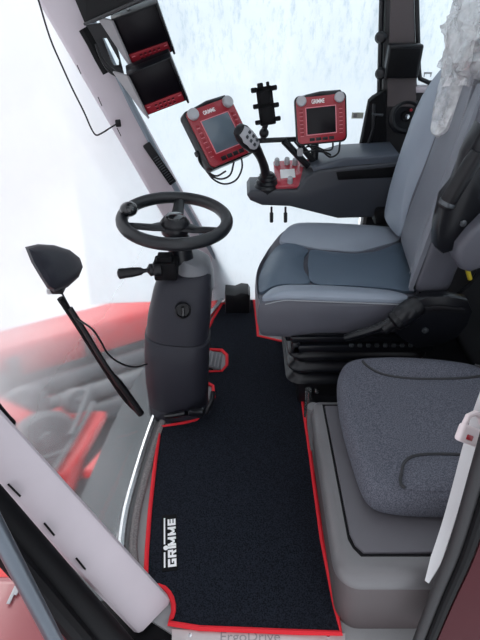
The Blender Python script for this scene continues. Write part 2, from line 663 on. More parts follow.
# quarter panel behind the pillar, below the rear side glass
xq = at(440, 92, Y=yb).x
zq = at(425, 92, Y=yb).z
b = MB().box(((xr + 1.05) / 2, yb + .035, zq / 2), (1.05 - xr, .06, zq), .012)
struct(b.build('wall_far', 'dark_trim'))
b = MB().box(((xr + 1.05) / 2, yb + .02, zq + .008), (1.05 - xr, .05, .022), .006)
struct(b.build('trim_5', 'pillar_grey'))

# far glass
b = MB().box(((xl - .70) / 2, YF - .012, .925), (xl + .70, .006, 1.82))
struct(b.build('window_2', 'window_mist'))
b = MB().box(((xr - .08 + 1.04) / 2, YF - .025, (zq + ZT) / 2), (1.04 - xr + .08, .006, ZT - zq))
struct(b.build('window_3', 'window_mist'))
# black gasket round the rear side glass
b = MB()
gx0, gz0 = edge(pc2, pd, zq + .08) + .012, zq + .03
b.tube([(edge(pc2, pd, ZT) + .012, yb + .02, ZT), (gx0, yb + .02, gz0 + .05), (gx0 + .012, yb + .02, gz0 + .015), (gx0 + .05, yb + .02, gz0), (1.0, yb + .02, gz0)], .009, 8)
struct(b.build('trim_6', 'satin_black'))
# black gasket on the door side
b = MB().tube([(edge(pa, pb2, ZT) - .012, yb + .03, ZT), (edge(pa, pb2, .9) - .012, yb + .03, .9)], .010, 8)
struct(b.build('trim_7', 'satin_black'))

# sill and near door frame
b = MB().box((.12, .63, -.056), (1.9, .17, .09), .012)
struct(b.build('trim_8', 'sill_black'))

# black door frame under the near pillar
f0 = at(133, 662, Z=.0); f1 = at(-40, 474, Y=.52)
d = (f1 - f0)
b = MB().tube([f0 - d * .2, f0 + d * .5, f1 + d * .4], .035, 12)
struct(b.build('trim_9', 'sill_black'))
g0 = at(96, 655, Y=.50); g1 = at(-10, 534, Y=.47)
d = g1 - g0
b = MB().tube([g0 - d * .1, g0 + d * .5, g1 + d * .6], .022, 10)
struct(b.build('trim_10', 'sill_black'))

# near rear door pillar: dark seal beside the box
h = [at(415, 650, Y=.55), at(437, 592, Y=.545), at(456, 545, Y=.54), at(477, 475, Y=.535), at(499, 400, Y=.53)]
h.append(h[-1] + (h[-1] - h[-2]) * 2.4)
hs = spline(h, 4)
b = MB().tube(hs, .013, 12)
struct(b.build('trim_11', 'dark_trim'))
h2 = [p + V((.020, -.012, -.012)) for p in hs]
b = MB().tube(h2, .011, 10)
struct(b.build('trim_12', 'sill_black'))

# ground outside
b = MB().box((0, 8, -1.55), (60, 60, .1))
struct(b.build('ground', 'ground'))

# ------------------------------------------------------------------ floor mat
ol = [(160, 427), (155, 465), (150, 510), (147, 550), (146, 578), (148, 583), (153, 585.5), (159, 586), (164.5, 588), (169, 592.5), (172, 598), (173.6, 605), (173.5, 612), (171.5, 618), (168.5, 623),
      (200, 628), (250, 630), (300, 632), (341, 633), (335, 606), (322, 540), (315, 490), (309, 445), (303, 405), (300, 343),
      (280, 341), (258, 336), (257, 322), (254, 300), (243, 294), (236, 302), (222, 304), (213, 319), (204, 338), (203, 349), (222, 350), (227, 355), (227, 365), (222, 371), (204, 372), (206, 382),
      (213, 386), (214, 397), (208, 409), (196, 420), (184, 423)]
mp = [at(x, y, Z=.010) for x, y in ol]
root = thing('floor_mat', 'black carpet floor mat with red bound edge on the cab floor', 'mat', (mp[5] + mp[30]) / 2 * V((1, 1, 0)) if False else V((-.02, 1.3, 0)))
b = MB().prism([(p.x, p.y) for p in mp], .001, .011)
b.build('carpet', 'carpet_black', root)
b = MB().tube([p + V((0, 0, -.001)) for p in mp], .0075, 8, True)
tag(b.build('binding', 'binding_red', root), 'red cloth binding sewn round the edge of the mat')
# stitched maker's patch
c = [at(x, y, Z=.0115) for x, y in ((162, 571), (162, 515), (178, 571))]
Mp = frame((c[1] + c[2]) / 2, c[1] - c[0], V((0, 0, 1)))
Lx = (c[1] - c[0]).length; Ly = abs((Mp.inverted() @ c[2]).y) * 2
b = MB(Mp).box((0, 0, 0), (Lx, Ly, .003), .001)
patch = b.build('patch', 'sill_black', root)
lh = Ly * .54; y0_ = -Ly * .42; st_ = lh * .29


def letter(ch, x, w):
    """bold block letter as outlines; returns a list of polygons"""
    t = st_; h = lh
    if ch == 'G': pl = [[(0, 0), (t, 0), (t, h), (0, h)], [(0, 0), (w, 0), (w, t * .9), (0, t * .9)], [(0, h - t * .9), (w, h - t * .9), (w, h), (0, h)], [(w - t, 0), (w, 0), (w, h * .52), (w - t, h * .52)], [(w * .5, h * .38), (w, h * .38), (w, h * .55), (w * .5, h * .55)]]
    elif ch == 'R': pl = [[(0, 0), (t, 0), (t, h), (0, h)], [(0, h - t * .9), (w, h - t * .9), (w, h), (0, h)], [(w - t, h * .42), (w, h * .42), (w, h), (w - t, h)], [(0, h * .36), (w, h * .36), (w, h * .55), (0, h * .55)], [(w - t * 1.1, 0), (w, 0), (w * .75, h * .42), (w * .75 - t, h * .42)]]
    elif ch == 'i': pl = [[(0, 0), (w, 0), (w, h), (0, h)]]
    elif ch == 'M': pl = [[(0, 0), (t, 0), (t, h), (0, h)], [(w - t, 0), (w, 0), (w, h), (w - t, h)], [(t * .6, h), (t * .0, h), (w * .5 - t * .5, h * .15), (w * .5 + t * .5, h * .15)], [(w, h), (w - t * .6, h), (w * .5 - t * .5, h * .15), (w * .5 + t * .5, h * .15)]]
    else: pl = [[(0, 0), (t, 0), (t, h), (0, h)]] + [[(0, q), (w, q), (w, q + t * .85), (0, q + t * .85)] for q in (0, h * .5 - t * .42, h - t * .85)]
    return [[(x + a, y0_ + c) for a, c in p] for p in pl]


b = MB(Mp)
cur = -Lx * .44
unit = Lx * .88 / 6.05
ix = 0
for ch, w in (('G', 1.05), ('R', 1.05), ('i', .32), ('M', 1.25), ('M', 1.25), ('E', .95)):
    ww = w * unit * .86
    if ch == 'i': ix = cur + ww / 2
    for k_, p_ in enumerate(letter(ch, cur, ww)): b.prism(p_, .0012, .0022 + .00016 * k_)
    cur += w * unit * 1.02
b.build('lettering', 'white_print', patch)
yb_ = Ly * .33
b = MB(Mp).box(((-Lx * .44 + ix - .014) / 2, yb_, .0021), (ix - .014 + Lx * .44, Ly * .10, .001)); b.build('logo_bar', 'white_print', patch)
b = MB(Mp).box(((Lx * .44 + ix + .012) / 2, yb_, .0021), (Lx * .44 - ix - .012, Ly * .10, .001)); b.build('logo_bar', 'white_print', patch)
b = MB(Mp).lathe([(0, 0), (.0075, 0), (.0075, .0010), (0, .0010)], Matrix.Translation((ix, Ly * .25, .0016)), 16); b.build('logo_dot', 'white_print', patch)

# sill plate with worn wording
p0, p1, p2, p3 = [at(x, y, Z=-.002) for x, y in ((172, 630), (345, 634), (345, 652), (172, 652))]
root = thing('sill_plate', 'scuffed silver step plate with screws at the near edge of the mat', 'plate', (p0 + p2) / 2)
b = MB().prism([(p.x, p.y) for p in (p0, p3, p2, p1)], -.004, .003)
b.build('plate', 'plate_silver', root)
b = MB()
for x in (190, 328):
    b = MB().lathe([(0, .003), (.006, .003), (.005, .005), (0, .0055)], Matrix.Translation(at(x, 636, Z=0)), 12)
    b.build('screw', 'chrome', root)
q = at(250, 637, Z=.0035)
lettering('ErgoDrive', Matrix.Translation(q), .034, 'hood_grey', 'lettering', root, width=.16)

# ------------------------------------------------------------------ steering column
root = thing('steering_column', 'dark grey steering column with black three-spoke wheel standing on the cab floor', 'steering wheel', (-.243, 1.47, 0))


def sec(cx, cy, z, hw, hd, tilt=0., k=.7, n=28):
    out = []
    for j in range(n):
        a = 2 * math.pi * j / n
        ca, sa = math.cos(a), math.sin(a)
        x = math.copysign(abs(ca) ** k, ca) * hw; y = math.copysign(abs(sa) ** k, sa) * hd
        out.append((cx + x, cy + y, z + tilt * x))
    return out


b = MB().loft([sec(-.246, 1.475, 0, .118, .10), sec(-.246, 1.475, .05, .118, .10), sec(-.245, 1.476, .056, .115, .098)])
b.build('foot', 'column_grey', root)
b = MB().loft([sec(-.245, 1.476, .058, .118, .10), sec(-.243, 1.48, .16, .121, .102), sec(-.236, 1.49, .28, .121, .102), sec(-.229, 1.50, .355, .119, .10, -.12), sec(-.229, 1.50, .362, .112, .095, -.12)])
b.build('lower_cover', 'column_grey', root)
b = MB().loft([sec(-.228, 1.502, .366, .114, .098, -.12), sec(-.218, 1.512, .44, .112, .097, -.06), sec(-.202, 1.528, .53, .104, .09), sec(-.192, 1.54, .585, .093, .08), sec(-.187, 1.545, .60, .08, .068)])
b.build('upper_cover', 'column_grey', root)
b = MB().loft([sec(-.155, 1.555, .560, .063, .078, -.5), sec(-.155, 1.56, .60, .062, .076, -.5), sec(-.155, 1.565, .632, .052, .062, -.45), sec(-.155, 1.565, .640, .03, .04, -.4)])
b.build('top_cap', 'column_cap', root)
# round adjuster dial on the cover
dc = at(183, 311, Y=1.414)
M = axis_frame(dc, V((.15, -1, .22)))
b = MB(M).lathe([(0, -.02), (.027, -.02), (.027, .004), (.022, .006), (.020, .000), (0, .000)])
dial = b.build('dial', 'black_plastic', root)
b = MB(M).box((0, 0, .006), (.011, .034, .014), .004)
b.build('grip', 'gloss_black', dial)
# pedal latch at the foot
a0 = at(178, 416, Y=1.36); a1 = at(206, 405, Y=1.36)
b = MB().tube([at(166, 416, Y=1.38), at(176, 415, Y=1.36), at(186, 413, Y=1.345)], .011, 10)
b.box(at(196, 412, Y=1.345), (.06, .03, .028), .008)
b.tube([at(206, 413, Y=1.35), at(212, 400, Y=1.37), at(213, 392, Y=1.40)], .010, 8)
b.build('tilt_pedal', 'satin_black', root)
# neck and wheel
wc = at(175, 219, Y=1.56)
wn = V((.06, -.02, 1)).normalized()
neck0 = V((-.195, 1.545, .58))
b = MB().tube([neck0, neck0.lerp(wc, .5), wc - wn * .03], [.040, .042, .040], 20)
b.build('neck', 'satin_black', root)
Mw = axis_frame(wc, wn)
Mw = frame(wc, V((1, 0, -.06)), wn)
RW = .172
b = MB(Mw)
b.tube([(RW * math.cos(2 * math.pi * i / 64), RW * math.sin(2 * math.pi * i / 64), 0) for i in range(64)], .0205, 14, True)
wheel = b.build('steering_wheel', 'wheel_leather', root)
for ang, w in ((90, .019), (203, .017), (-23, .017)):
    a = R(ang)
    e = V((math.cos(a), math.sin(a), 0))
    b = MB(Mw)
    side = V((-e.y, e.x, 0))
    secs = []
    for s, wd, zz in ((.2, 1.9, -.022), (.45, 1.15, -.020), (.7, 1.0, -.010), (1.0, 1.0, 0)):
        c = e * RW * s + V((0, 0, zz)); ww = w * wd
        secs.append([c + side * ww * math.cos(2 * math.pi * k / 12) + V((0, 0, .010)) * math.sin(2 * math.pi * k / 12) for k in range(12)])
    b.loft(secs)
    b.build('spoke', 'satin_black', wheel)
b = MB(Mw).lathe([(0, -.05), (.046, -.05), (.052, -.03), (.050, -.012), (.038, .004), (.030, .010), (.026, .008), (.0, .009)], None, 32)
b.build('hub', 'satin_black', wheel)
b = MB(Mw).lathe([(0, .006), (.032, .006), (.029, .0135), (.016, .017), (0, .018)], None, 24)
tag(b.build('hub_cap', 'gloss_black', wheel), 'glossy round cap in the middle of the wheel')
kp = Mw @ V((-.148, -.008, .026))
b = MB().tube([Mw @ V((-.15, -.006, .01)), kp], .012, 10)
b.ball(kp + V((0, 0, .004)), (.030, .030, .024))
b.build('spinner_knob', 'gloss_black', wheel)
# indicator stalk
hc = at(166, 268, Y=1.47)
b = MB().box(hc, (.075, .06, .066), .006)
b.box(hc + V((.0, .0, .04)), (.05, .045, .02), .005)
b.build('switch_housing', 'sill_black', root)
s0 = at(158, 269, Y=1.45); s1 = at(118, 274, Y=1.43)
d = s1 - s0
M = axis_frame(s0, d)
Ls = d.length
b = MB(M).lathe([(0, -.01), (.024, -.01), (.025, .012), (.020, .016), (.021, .026), (.016, .030), (.007, .036), (.007, .046), (.013, .056), (.0165, .085), (.0165, .108), (.0175, .110), (.0175, Ls - .004), (.012, Ls), (0, Ls)], None, 20)
st = b.build('indicator_stalk', 'black_plastic', root)
b = MB(M).lathe([(0, Ls - .001), (.009, Ls - .001), (.008, Ls + .002), (0, Ls + .003)], None, 16)
b.build('end_button', 'hood_grey', st)

# accelerator pedal in its cut-out
pc = at(210, 359, Z=.045)
root = thing('accelerator_pedal', 'ribbed grey pedal in a red-edged cut-out beside the steering column', 'pedal', (pc.x, pc.y, 0))
M = frame(pc, V((.9, -.05, -.32)), V((.3, -.25, .9)))
b = MB(M).box((0, 0, 0), (.105, .085, .014), .005)
pad = b.build('pad', 'column_cap', root)
b = MB(M)
for k in range(6):
    b.box((-.04 + .016 * k, 0, .008), (.006, .07, .006), .002)
b.build('ribs', 'hood_grey', pad)
b = MB().tube([pc + V((-.02, .0, -.005)), pc + V((-.05, .02, -.04))], .012, 8)
b.box((pc.x - .03, pc.y + .01, .008), (.09, .07, .016), .004)
b.build('hinge', 'black_plastic', root)

# black block at the far pillar foot
c = at(237, 279, Y=2.14)
b = MB()
pl = [(-.06, -.075), (.065, -.075), (.066, .03), (.055, .05), (.02, .055), (-.01, .04), (-.06, .045)]
b.prism(pl, -.05, .05, Matrix.Translation((c.x, 2.16, .0775)) @ Matrix.Rotation(R(90), 4, 'X'), .01)
tag(b.build('footwell_cover', 'black_plastic'), 'low black plastic block on the floor beside the far front pillar foot', 'cover')

# ------------------------------------------------------------------ wiper gear
gp = on_glass(55, 268)
dg = (gp - CAM).dot(FW)
cen = at(55, 268, D=dg)
root = thing('wiper_motor_cover', 'black moulded cover on the inside of the front glass with thin cable', 'cover', cen - V((0, 0, .06)))
oc = [(25, 247), (38, 244), (54, 245), (70, 250), (80, 258), (83, 267), (79, 277), (68, 287), (54, 292), (47, 288), (40, 277), (31, 262)]
mid = (54, 268)
def gdep(x, y): return (on_glass(x, y) - CAM).dot(FW)
ga, gb, gc = gdep(25, 247), gdep(83, 262), gdep(56, 292)
gx_ = (gb - ga) / 58 ; gy_ = (gc - ga - gx_ * 31) / 45
gd = {(x, y): ga + gx_ * (x - 25) + gy_ * (y - 247) for x, y in oc}
secs = []
for s, dd in ((.97, .0), (1.0, -.03), (.985, -.05), (.90, -.075), (.68, -.092), (.3, -.098), (.02, -.10)):
    row = []
    for x, y in oc:
        xx, yy = mid[0] + (x - mid[0]) * s + (1 - s) * 8, mid[1] + (y - mid[1]) * s - (1 - s) * 3
        row.append(at(xx, yy, D=ga + gx_ * (xx - 25) + gy_ * (yy - 247) - .012 + dd))
    secs.append(row)
b = MB().loft(secs)
b.build('shell', 'column_grey', root, 30)
b = MB().box(at(57, 288, D=dg - .03), (.05, .05, .02), .005)
b.build('foot', 'black_plastic', root)
cb = [at(60, 289, D=dg - .02), at(66, 301, D=dg - .01), at(76, 317, D=dg - .0), at(92, 329, D=1.62), at(101, 342, D=1.68), at(108, 354, D=1.72), at(120, 363, D=1.76), at(134, 367, D=1.80), at(147, 364, D=1.85)]
b = MB().tube(spline(cb, 5), .0035, 8)
b.build('cable', 'satin_black', root)

root = thing('windscreen_wiper', 'long black wiper lying aslant on the front glass below the black cover', 'wiper', on_glass(140, 414, -.01))
bl = [on_glass(x, y, -.014) for x, y in ((60, 298), (76, 322), (93, 349), (110, 376), (126, 399), (139, 412))]
b = MB().tube(spline(bl, 3), .011, 8)
b.build('blade', 'sill_black', root)
bl2 = [on_glass(x, y, -.028) for x, y in ((70, 308), (86, 333), (106, 366), (124, 390), (141, 414))]
b = MB().tube(spline(bl2, 3), [.009] * 8 + [.014] * 5, 8)
b.build('arm', 'black_plastic', root)

ws = [on_glass(x, y, -.014) for x, y in ((-12, 396), (0, 411), (6, 418), (12, 424))]
root = thing('windscreen_wiper', 'black wiper end at the left frame edge just above the near front pillar', 'wiper', ws[-1])
b = MB().tube(ws, .011, 8); b.build('blade', 'sill_black', root)
b = MB().ball(ws[-1], .010); tag(b.build('end_cap', 'hood_grey', root), 'pale end cap')

# aerial lead hanging by the far pillar
cl = onfar(118, 123, .006)
root = thing('aerial_lead', 'thin black lead hanging loose along the far front pillar', 'cable', cl)
pts = [onfar(34, -12, .10), onfar(39, 2, .10), onfar(50, 38, .10), onfar(62, 66, .09), onfar(73, 90, .08), onfar(84, 112, .07), onfar(91, 128, .06), onfar(96, 135, .055), onfar(102, 133, .045), onfar(110, 128, .025), onfar(118, 123, .004)]
b = MB().tube(spline(pts, 4), .0032, 8); b.build('wire', 'satin_black', root)
b = MB(axis_frame(cl, fnn)).box((0, 0, .004), (.022, .028, .012), .004); b.build('clip', 'black_plastic', root)

# ------------------------------------------------------------------ driver's seat
root = thing('driver_seat', 'large grey leather driver seat on black air suspension facing the steering wheel', 'seat', (.42, 1.66, 0))


def ztop(x, y):
    """height of the driver's cushion top"""
    u = (x - .05) / .55
    z = .555 - .025 * u
    dn = max(0, (1.53 - y) / .10); df_ = max(0, (y - 1.79) / .12)
    z += .016 * min(1, dn) ** .8 - .03 * max(0, (1.455 - y) / .05) ** 2
    z += .042 * min(1, df_) ** .9 - .05 * max(0, (y - 1.93) / .06) ** 2
    fr = max(0, (.17 + .25 * max(0, y - 1.6) - x) / .12)
    z -= .045 * fr ** 2
    return z


def T_(pts, z=.555): return [(lambda p: (p.x, p.y))(at(x, y, Z=z)) for x, y in pts]


def zz(pt): return (240 + pt[0] * .41667, 160 + pt[1] * .41667)


# cushion body: outline at several heights
base = [(.085, 1.425), (.30, 1.415), (.52, 1.42), (.60, 1.44), (.66, 1.60), (.68, 1.80), (.66, 1.93), (.50, 1.965), (.34, 1.97), (.22, 1.955), (.145, 1.90), (.095, 1.79), (.060, 1.66), (.055, 1.52), (.062, 1.45)]
base = [(p.x, p.y) for p in spline([(x, y, 0) for x, y in base], 4, True)]
cx_, cy_ = .36, 1.68
secs = []
for s, z in ((.86, .395), (.95, .40), (.985, .425), (1.0, .47), (1.0, .505), (.985, .53)):
    secs.append([(cx_ + (x - cx_) * s, cy_ + (y - cy_) * s, z - (.02 if x < .2 else 0) * (z < .45)) for x, y in base])
for s, off in ((.965, -.014), (.93, -.010), (.7, -.010), (.4, -.010), (.05, -.010)):
    secs.append([(cx_ + (x - cx_) * s, cy_ + (y - cy_) * s, ztop(cx_ + (x - cx_) * s, cy_ + (y - cy_) * s) + off) for x, y in base])
b = MB().loft(secs)
cush = b.build('cushion', 'leather_side', root, 50, 1)


def fcush(a, b_, lift): return (a, b_, ztop(a, b_) + lift)


def outl(pts, k=4): return [(p.x, p.y) for p in spline([(x, y, 0) for x, y in pts], k, True)]


near_b = [(.085, 1.47), (.13, 1.505), (.25, 1.52), (.40, 1.515), (.51, 1.50), (.565, 1.47), (.555, 1.435), (.44, 1.432), (.28, 1.432), (.13, 1.435), (.08, 1.445)]
front_p = [(.075, 1.50), (.13, 1.52), (.245, 1.535), (.235, 1.63), (.245, 1.72), (.265, 1.79), (.16, 1.82), (.105, 1.76), (.075, 1.65), (.066, 1.56)]
rear_p = [(.262, 1.535), (.40, 1.53), (.52, 1.515), (.60, 1.50), (.66, 1.60), (.67, 1.75), (.655, 1.84), (.56, 1.80), (.45, 1.77), (.36, 1.775), (.282, 1.785), (.262, 1.72), (.252, 1.63)]
far_b = [(.165, 1.835), (.275, 1.80), (.37, 1.79), (.46, 1.787), (.56, 1.82), (.645, 1.86), (.63, 1.93), (.50, 1.95), (.35, 1.955), (.24, 1.94), (.18, 1.89)]
for nm, o_, m_, h_ in (('side_bolster', near_b, 'leather_skylit', .008), ('front_panel', front_p, 'leather_panel', .010), ('centre_panel', rear_p, 'leather_panel', .010), ('side_bolster', far_b, 'leather_skylit', .012)):
    b = MB().puff(outl(o_), fcush, h_, .02, 3)
    b.build(nm, m_, cush, 50)
# seam with pale thread round the near bolster
sm = [fcush(x, y, .001) for x, y in outl(near_b)[34:] + outl(near_b)[:2]]
b = MB().tube([(x, 1.4235 + .004 * (x < .1), ztop(x, 1.432) - .012) for x in [.085 + .02 * k for k in range(24)]], .0022, 6)
b.build('seam', 'thread', cush)


# backrest: local frame on its leaning face: a across (near to far), b up, lift towards the driver
def bp(y, z):
    return .575 + .06 * (z - .56) / .5 + .055 * (y - 1.42) / .5


def fback(a, b_, lift):
    x = bp(a, b_)
    dn = max(0, (1.50 - a) / .10); df_ = max(0, (a - 1.80) / .12)
    x -= .030 * min(1, dn) + .055 * min(1, df_)
    x += .03 * max(0, (.60 - b_) / .06)
    return (x - lift, a, b_)


bo = [(1.43, .57), (1.60, .55), (1.80, .56), (1.93, .60), (1.96, .72), (1.96, .90), (1.94, 1.06), (1.88, 1.20), (1.80, 1.27), (1.68, 1.30), (1.56, 1.27), (1.46, 1.18), (1.42, 1.02), (1.40, .85), (1.40, .68)]
bo = outl(bo)
ca, cb_ = 1.68, .92
secs = []
for s, l in ((.8, -.14), (.95, -.135), (1.0, -.11), (1.0, -.04), (.985, -.02), (.95, -.008), (.6, -.008), (.3, -.008), (.03, -.008)):
    secs.append([fback(ca + (a - ca) * s, cb_ + (q - cb_) * s, l) for a, q in bo])
b = MB().loft(secs)
back = b.build('backrest', 'leather_side', root, 50, 1)
nb = [(1.415, .60), (1.43, .585), (1.47, .60), (1.485, .70), (1.485, .85), (1.50, 1.0), (1.53, 1.12), (1.55, 1.19), (1.50, 1.19), (1.455, 1.12), (1.425, 1.0), (1.41, .85), (1.405, .70)]
cp = [(1.50, .60), (1.62, .575), (1.76, .585), (1.79, .68), (1.77, .85), (1.76, 1.0), (1.75, 1.13), (1.70, 1.22), (1.60, 1.21), (1.555, 1.12), (1.52, 1.0), (1.505, .85), (1.50, .70)]
fb = [(1.80, .60), (1.86, .60), (1.93, .64), (1.95, .75), (1.945, .90), (1.925, 1.05), (1.87, 1.17), (1.80, 1.23), (1.765, 1.18), (1.775, 1.05), (1.785, .9), (1.805, .72)]
hp = [(1.60, 1.225), (1.70, 1.235), (1.77, 1.22), (1.80, 1.24), (1.74, 1.275), (1.66, 1.285), (1.58, 1.265), (1.56, 1.225)]
for nm, o_, m_, h_ in (('side_bolster', nb, 'backrest_panel', .018), ('centre_panel', cp, 'backrest_panel', .010), ('side_bolster', fb, 'leather_skylit', .020)):
    MB().puff(outl(o_), fback, h_, .015, 3).build(nm, m_, back, 50)
b = MB()
st = [fback(a, q, .012) for a, q in ((1.478, .62), (1.487, .70), (1.487, .85), (1.502, 1.0), (1.532, 1.12), (1.552, 1.19))]
st2 = spline(st, 20)
for i in range(0, len(st2) - 1):
    d = st2[i + 1] - st2[i]
    b.tube([st2[i], st2[i] + d * .55], .0022, 5)
b.build('stitching', 'thread', back)
# headrest under the film
b = MB().loft([[fback(1.68 + .15 * k_ * math.cos(2 * math.pi * j / 28), z_ , -.06 + .055 * k_ * math.sin(2 * math.pi * j / 28)) for j in range(28)] for z_, k_ in ((1.27, .55), (1.29, .8), (1.33, 1), (1.42, 1), (1.47, .9), (1.49, .5))])
b.build('headrest', 'leather_side', root, 60)

# seat pan, rails, suspension bellows
b = MB().box((.41, 1.665, .378), (.50, .46, .04), .012)
b.box((.41, 1.425, .382), (.46, .012, .022), .003)
b.build('seat_pan', 'satin_black', root)
b = MB().box((.44, 1.425, .345), (.50, .03, .03), .004).box((.20, 1.43, .348), (.03, .04, .05), .006)
b.build('slide_rail', 'satin_black', root)
b = MB()
for k in range(9):
    b.box((.395 + .03 * k, 1.41, .365), (.014, .012, .012), .002)
b.build('slide_teeth', 'steel_dark', b and root)
secs = []
for k in range(25):
    z = .150 + .190 * k / 24
    s = 1 + .045 * math.cos(k / 24 * math.pi * 6)
    secs.append([(.44 + x * s, 1.66 + y * s, z) for x, y in rounded(.50, .42, .05, 5)])
b = MB().loft(secs)
b.build('bellows', 'satin_black', root, 60)
b = MB().box((.45, 1.66, .09), (.44, .38, .14), .01).box((.63, 1.68, .03), (.72, .96, .06), .01)
b.build('pedestal', 'black_plastic', root)
p = at(307, 400, Y=1.43)
b = MB().tube([(p.x - .004, 1.40, .16), (p.x + .002, 1.40, .0)], .013, 12)
tag(b.build('support_post', 'rail_silver', root), 'bright grey post')
b = MB(axis_frame(at(317, 391, Y=1.452), V((0, -1, 0)))).lathe([(0, -.01), (.011, -.01), (.011, .004), (.006, .006), (0, .006)], None, 12)
b.build('bolt', 'chrome', root)

# recliner hinge and buckle on the near side
yh = 1.385
pl = [at(x, y, Y=yh) for x, y in ((395, 332), (402, 312), (412, 300), (424, 294), (446, 293), (466, 297), (471, 308), (466, 322), (455, 335), (438, 342), (415, 345))]
M = Matrix.Translation((0, yh, 0)) @ Matrix.Rotation(R(90), 4, 'X')
b = MB(M).prism([(q.x, q.z) for q in pl], -.02, .02, None, .008)
rec = b.build('recliner_cover', 'satin_black', root)
b = MB(M).prism([(q.x, q.z) for q in [at(x, y, Y=yh) for x, y in ((418, 303), (438, 301), (462, 304), (462, 309), (440, 307), (420, 309))]], .016, .027, None, .003)
b.build('lever', 'black_plastic', rec)
b = MB(axis_frame(at(425, 330, Y=yh - .02), V((0, -1, 0)))).lathe([(0, 0), (.011, 0), (.011, .006), (.005, .008), (0, .008)], None, 12)
b.build('bolt', 'steel_dark', rec)
c0 = at(383, 330, Y=1.355); c1 = at(420, 303, Y=1.385)
d = c1 - c0
M2 = axis_frame(c0, d)
L_ = d.length
b = MB(M2).lathe([(0, 0), (.018, 0), (.020, .01), (.020, L_ * .25), (.034, L_ * .30), (.036, L_ * .9), (.030, L_), (0, L_)], None, 20)
bk = b.build('belt_buckle', 'black_plastic', root)
b = MB(M2).lathe([(.0365, L_ * .42), (.0375, L_ * .43), (.0375, L_ * .80), (.0365, L_ * .81), (.030, L_ * .80), (.030, L_ * .42)], None, 20)
b.build('ribbed_sleeve', 'satin_black', bk)
b = MB().tube([at(345, 338, Y=1.37), at(362, 333, Y=1.36), at(378, 328, Y=1.36), at(393, 318, Y=1.37)], [.012, .016, .016, .012], 10)
b.build('belt_stalk', 'satin_black', root)

# folded-up armrest
ya = 1.34
pl = [at(x, y, Y=ya) for x, y in ((478, 122), (492, 150), (487, 195), (470, 225), (455, 245), (440, 250), (433, 244), (434, 224), (441, 195), (455, 178), (462, 152))]
M = Matrix.Translation((0, ya, 0)) @ Matrix.Rotation(R(90), 4, 'X')
b = MB(M).prism([(q.x, q.z) for q in pl], -.03, .03, None, .010)
arm = b.build('armrest_bracket', 'satin_black', root)
c0 = at(444, 208, Y=ya - .035); c1 = at(478, 152, Y=ya - .035)
d = c1 - c0
b = MB(axis_frame(c0, d)).lathe([(0, 0), (.018, 0), (.022, .006), (.022, .05), (.0225, d.length - .03), (.018, d.length), (0, d.length)], None, 20)
wh = b.build('adjuster_roller', 'black_plastic', arm)
b = MB(axis_frame(c0 + d * .06, d)).lathe([(.0225, 0), (.0235, .003), (.0235, .009), (.0225, .012), (.015, .006)], None, 20)
b.build('ring', 'steel_dark', wh)
b = MB(axis_frame(at(463, 223, Y=ya - .03), V((0, -1, 0)))).lathe([(0, -.005), (.010, -.005), (.010, .004), (0, .006)], None, 12)
b.build('bolt', 'steel_dark', arm)
pl = [at(x, y, Y=ya - .02) for x, y in ((451, 252), (453, 240), (464, 226), (484, 206), (500, 192), (520, 200), (510, 240), (484, 258), (464, 265), (455, 262))]
b = MB(Matrix.Translation((0, ya - .02, 0)) @ Matrix.Rotation(R(90), 4, 'X')).prism([(q.x, q.z) for q in pl], -.05, .05, None, .016, 3)
b.build('armrest_pad', 'leather_side', root, 60)
# hose and yellow fitting behind the hinge
hz = [at(x, y, Y=1.50) for x, y in ((448, 300), (462, 290), (474, 278), (482, 262), (486, 250))]
b = MB().tube(spline(hz, 4), .006, 8); b.build('hose', 'satin_black', root)
b = MB().tube([at(467, 268, Y=1.49), at(470, 279, Y=1.49)], .008, 10); tag(b.build('fitting', 'yellow', root), 'small yellow fitting')

# ------------------------------------------------------------------ film over the seat top
root = thing('plastic_cover', 'crumpled clear plastic film draped over the top of the driver seat', 'plastic film', fback(1.68, 1.25, .03))
b = MB()
secs = []
for i in range(24):
    z = 1.17 + .36 * i / 23
    k_ = .62 + .38 * min(1, (i / 8)) if i < 8 else 1
    if i > 19: k_ = 1 - (i - 19) * .14
    row = []
    for j in range(44):
        a = 2 * math.pi * j / 44
        nz_ = noise.noise(V((math.cos(a) * 2.2, math.sin(a) * 2.2, i * .33))) * .030 + noise.noise(V((math.cos(a) * 6, math.sin(a) * 6, i * .9))) * .014
        yy = 1.70 + (.185 * k_ + nz_) * math.cos(a)
        row.append(fback(yy, z + .01 * math.sin(3 * a + i), -.015 + (.085 * (.6 + .4 * k_) + nz_) * math.sin(a)))
    secs.append(row)
b.loft(secs, True, False)
b.build('hood', 'clear_film', root, 25)
# hanging tongue
b = MB()
path = [at(x, y, D=D_) for x, y, D_ in ((466, 8, 1.55), (464, 24, 1.54), (461, 38, 1.53), (458, 55, 1.545), (454, 75, 1.56), (449, 95, 1.575), (444, 113, 1.59), (440, 126, 1.605), (437, 136, 1.61))]
path = spline(path, 4)
secs = []
for i, c in enumerate(path):
    t = i / (len(path) - 1)
    w_ = .060 * (1 - .48 * t) * (1 if t < .88 else max(.12, math.sqrt(max(0, 1 - ((t - .88) / .125) ** 2))))
    d = (path[min(i + 1, len(path) - 1)] - path[max(0, i - 1)]).normalized()
    sd_ = d.cross(V((-.7, -.4, .5))).normalized(); up = sd_.cross(d)
    row = []
    for j in range(20):
        a = 2 * math.pi * j / 20
        nz_ = 1 + .22 * noise.noise(V((j * .7, i * .12, 3)))
        row.append(c + sd_ * w_ * math.cos(a) * nz_ + up * (.013 * math.sin(a) * nz_ + .007 * noise.noise(V((j * .6, i * .16, 8)))))
    secs.append(row)
b.loft(secs)
b.build('tongue', 'clear_film', root, 25)

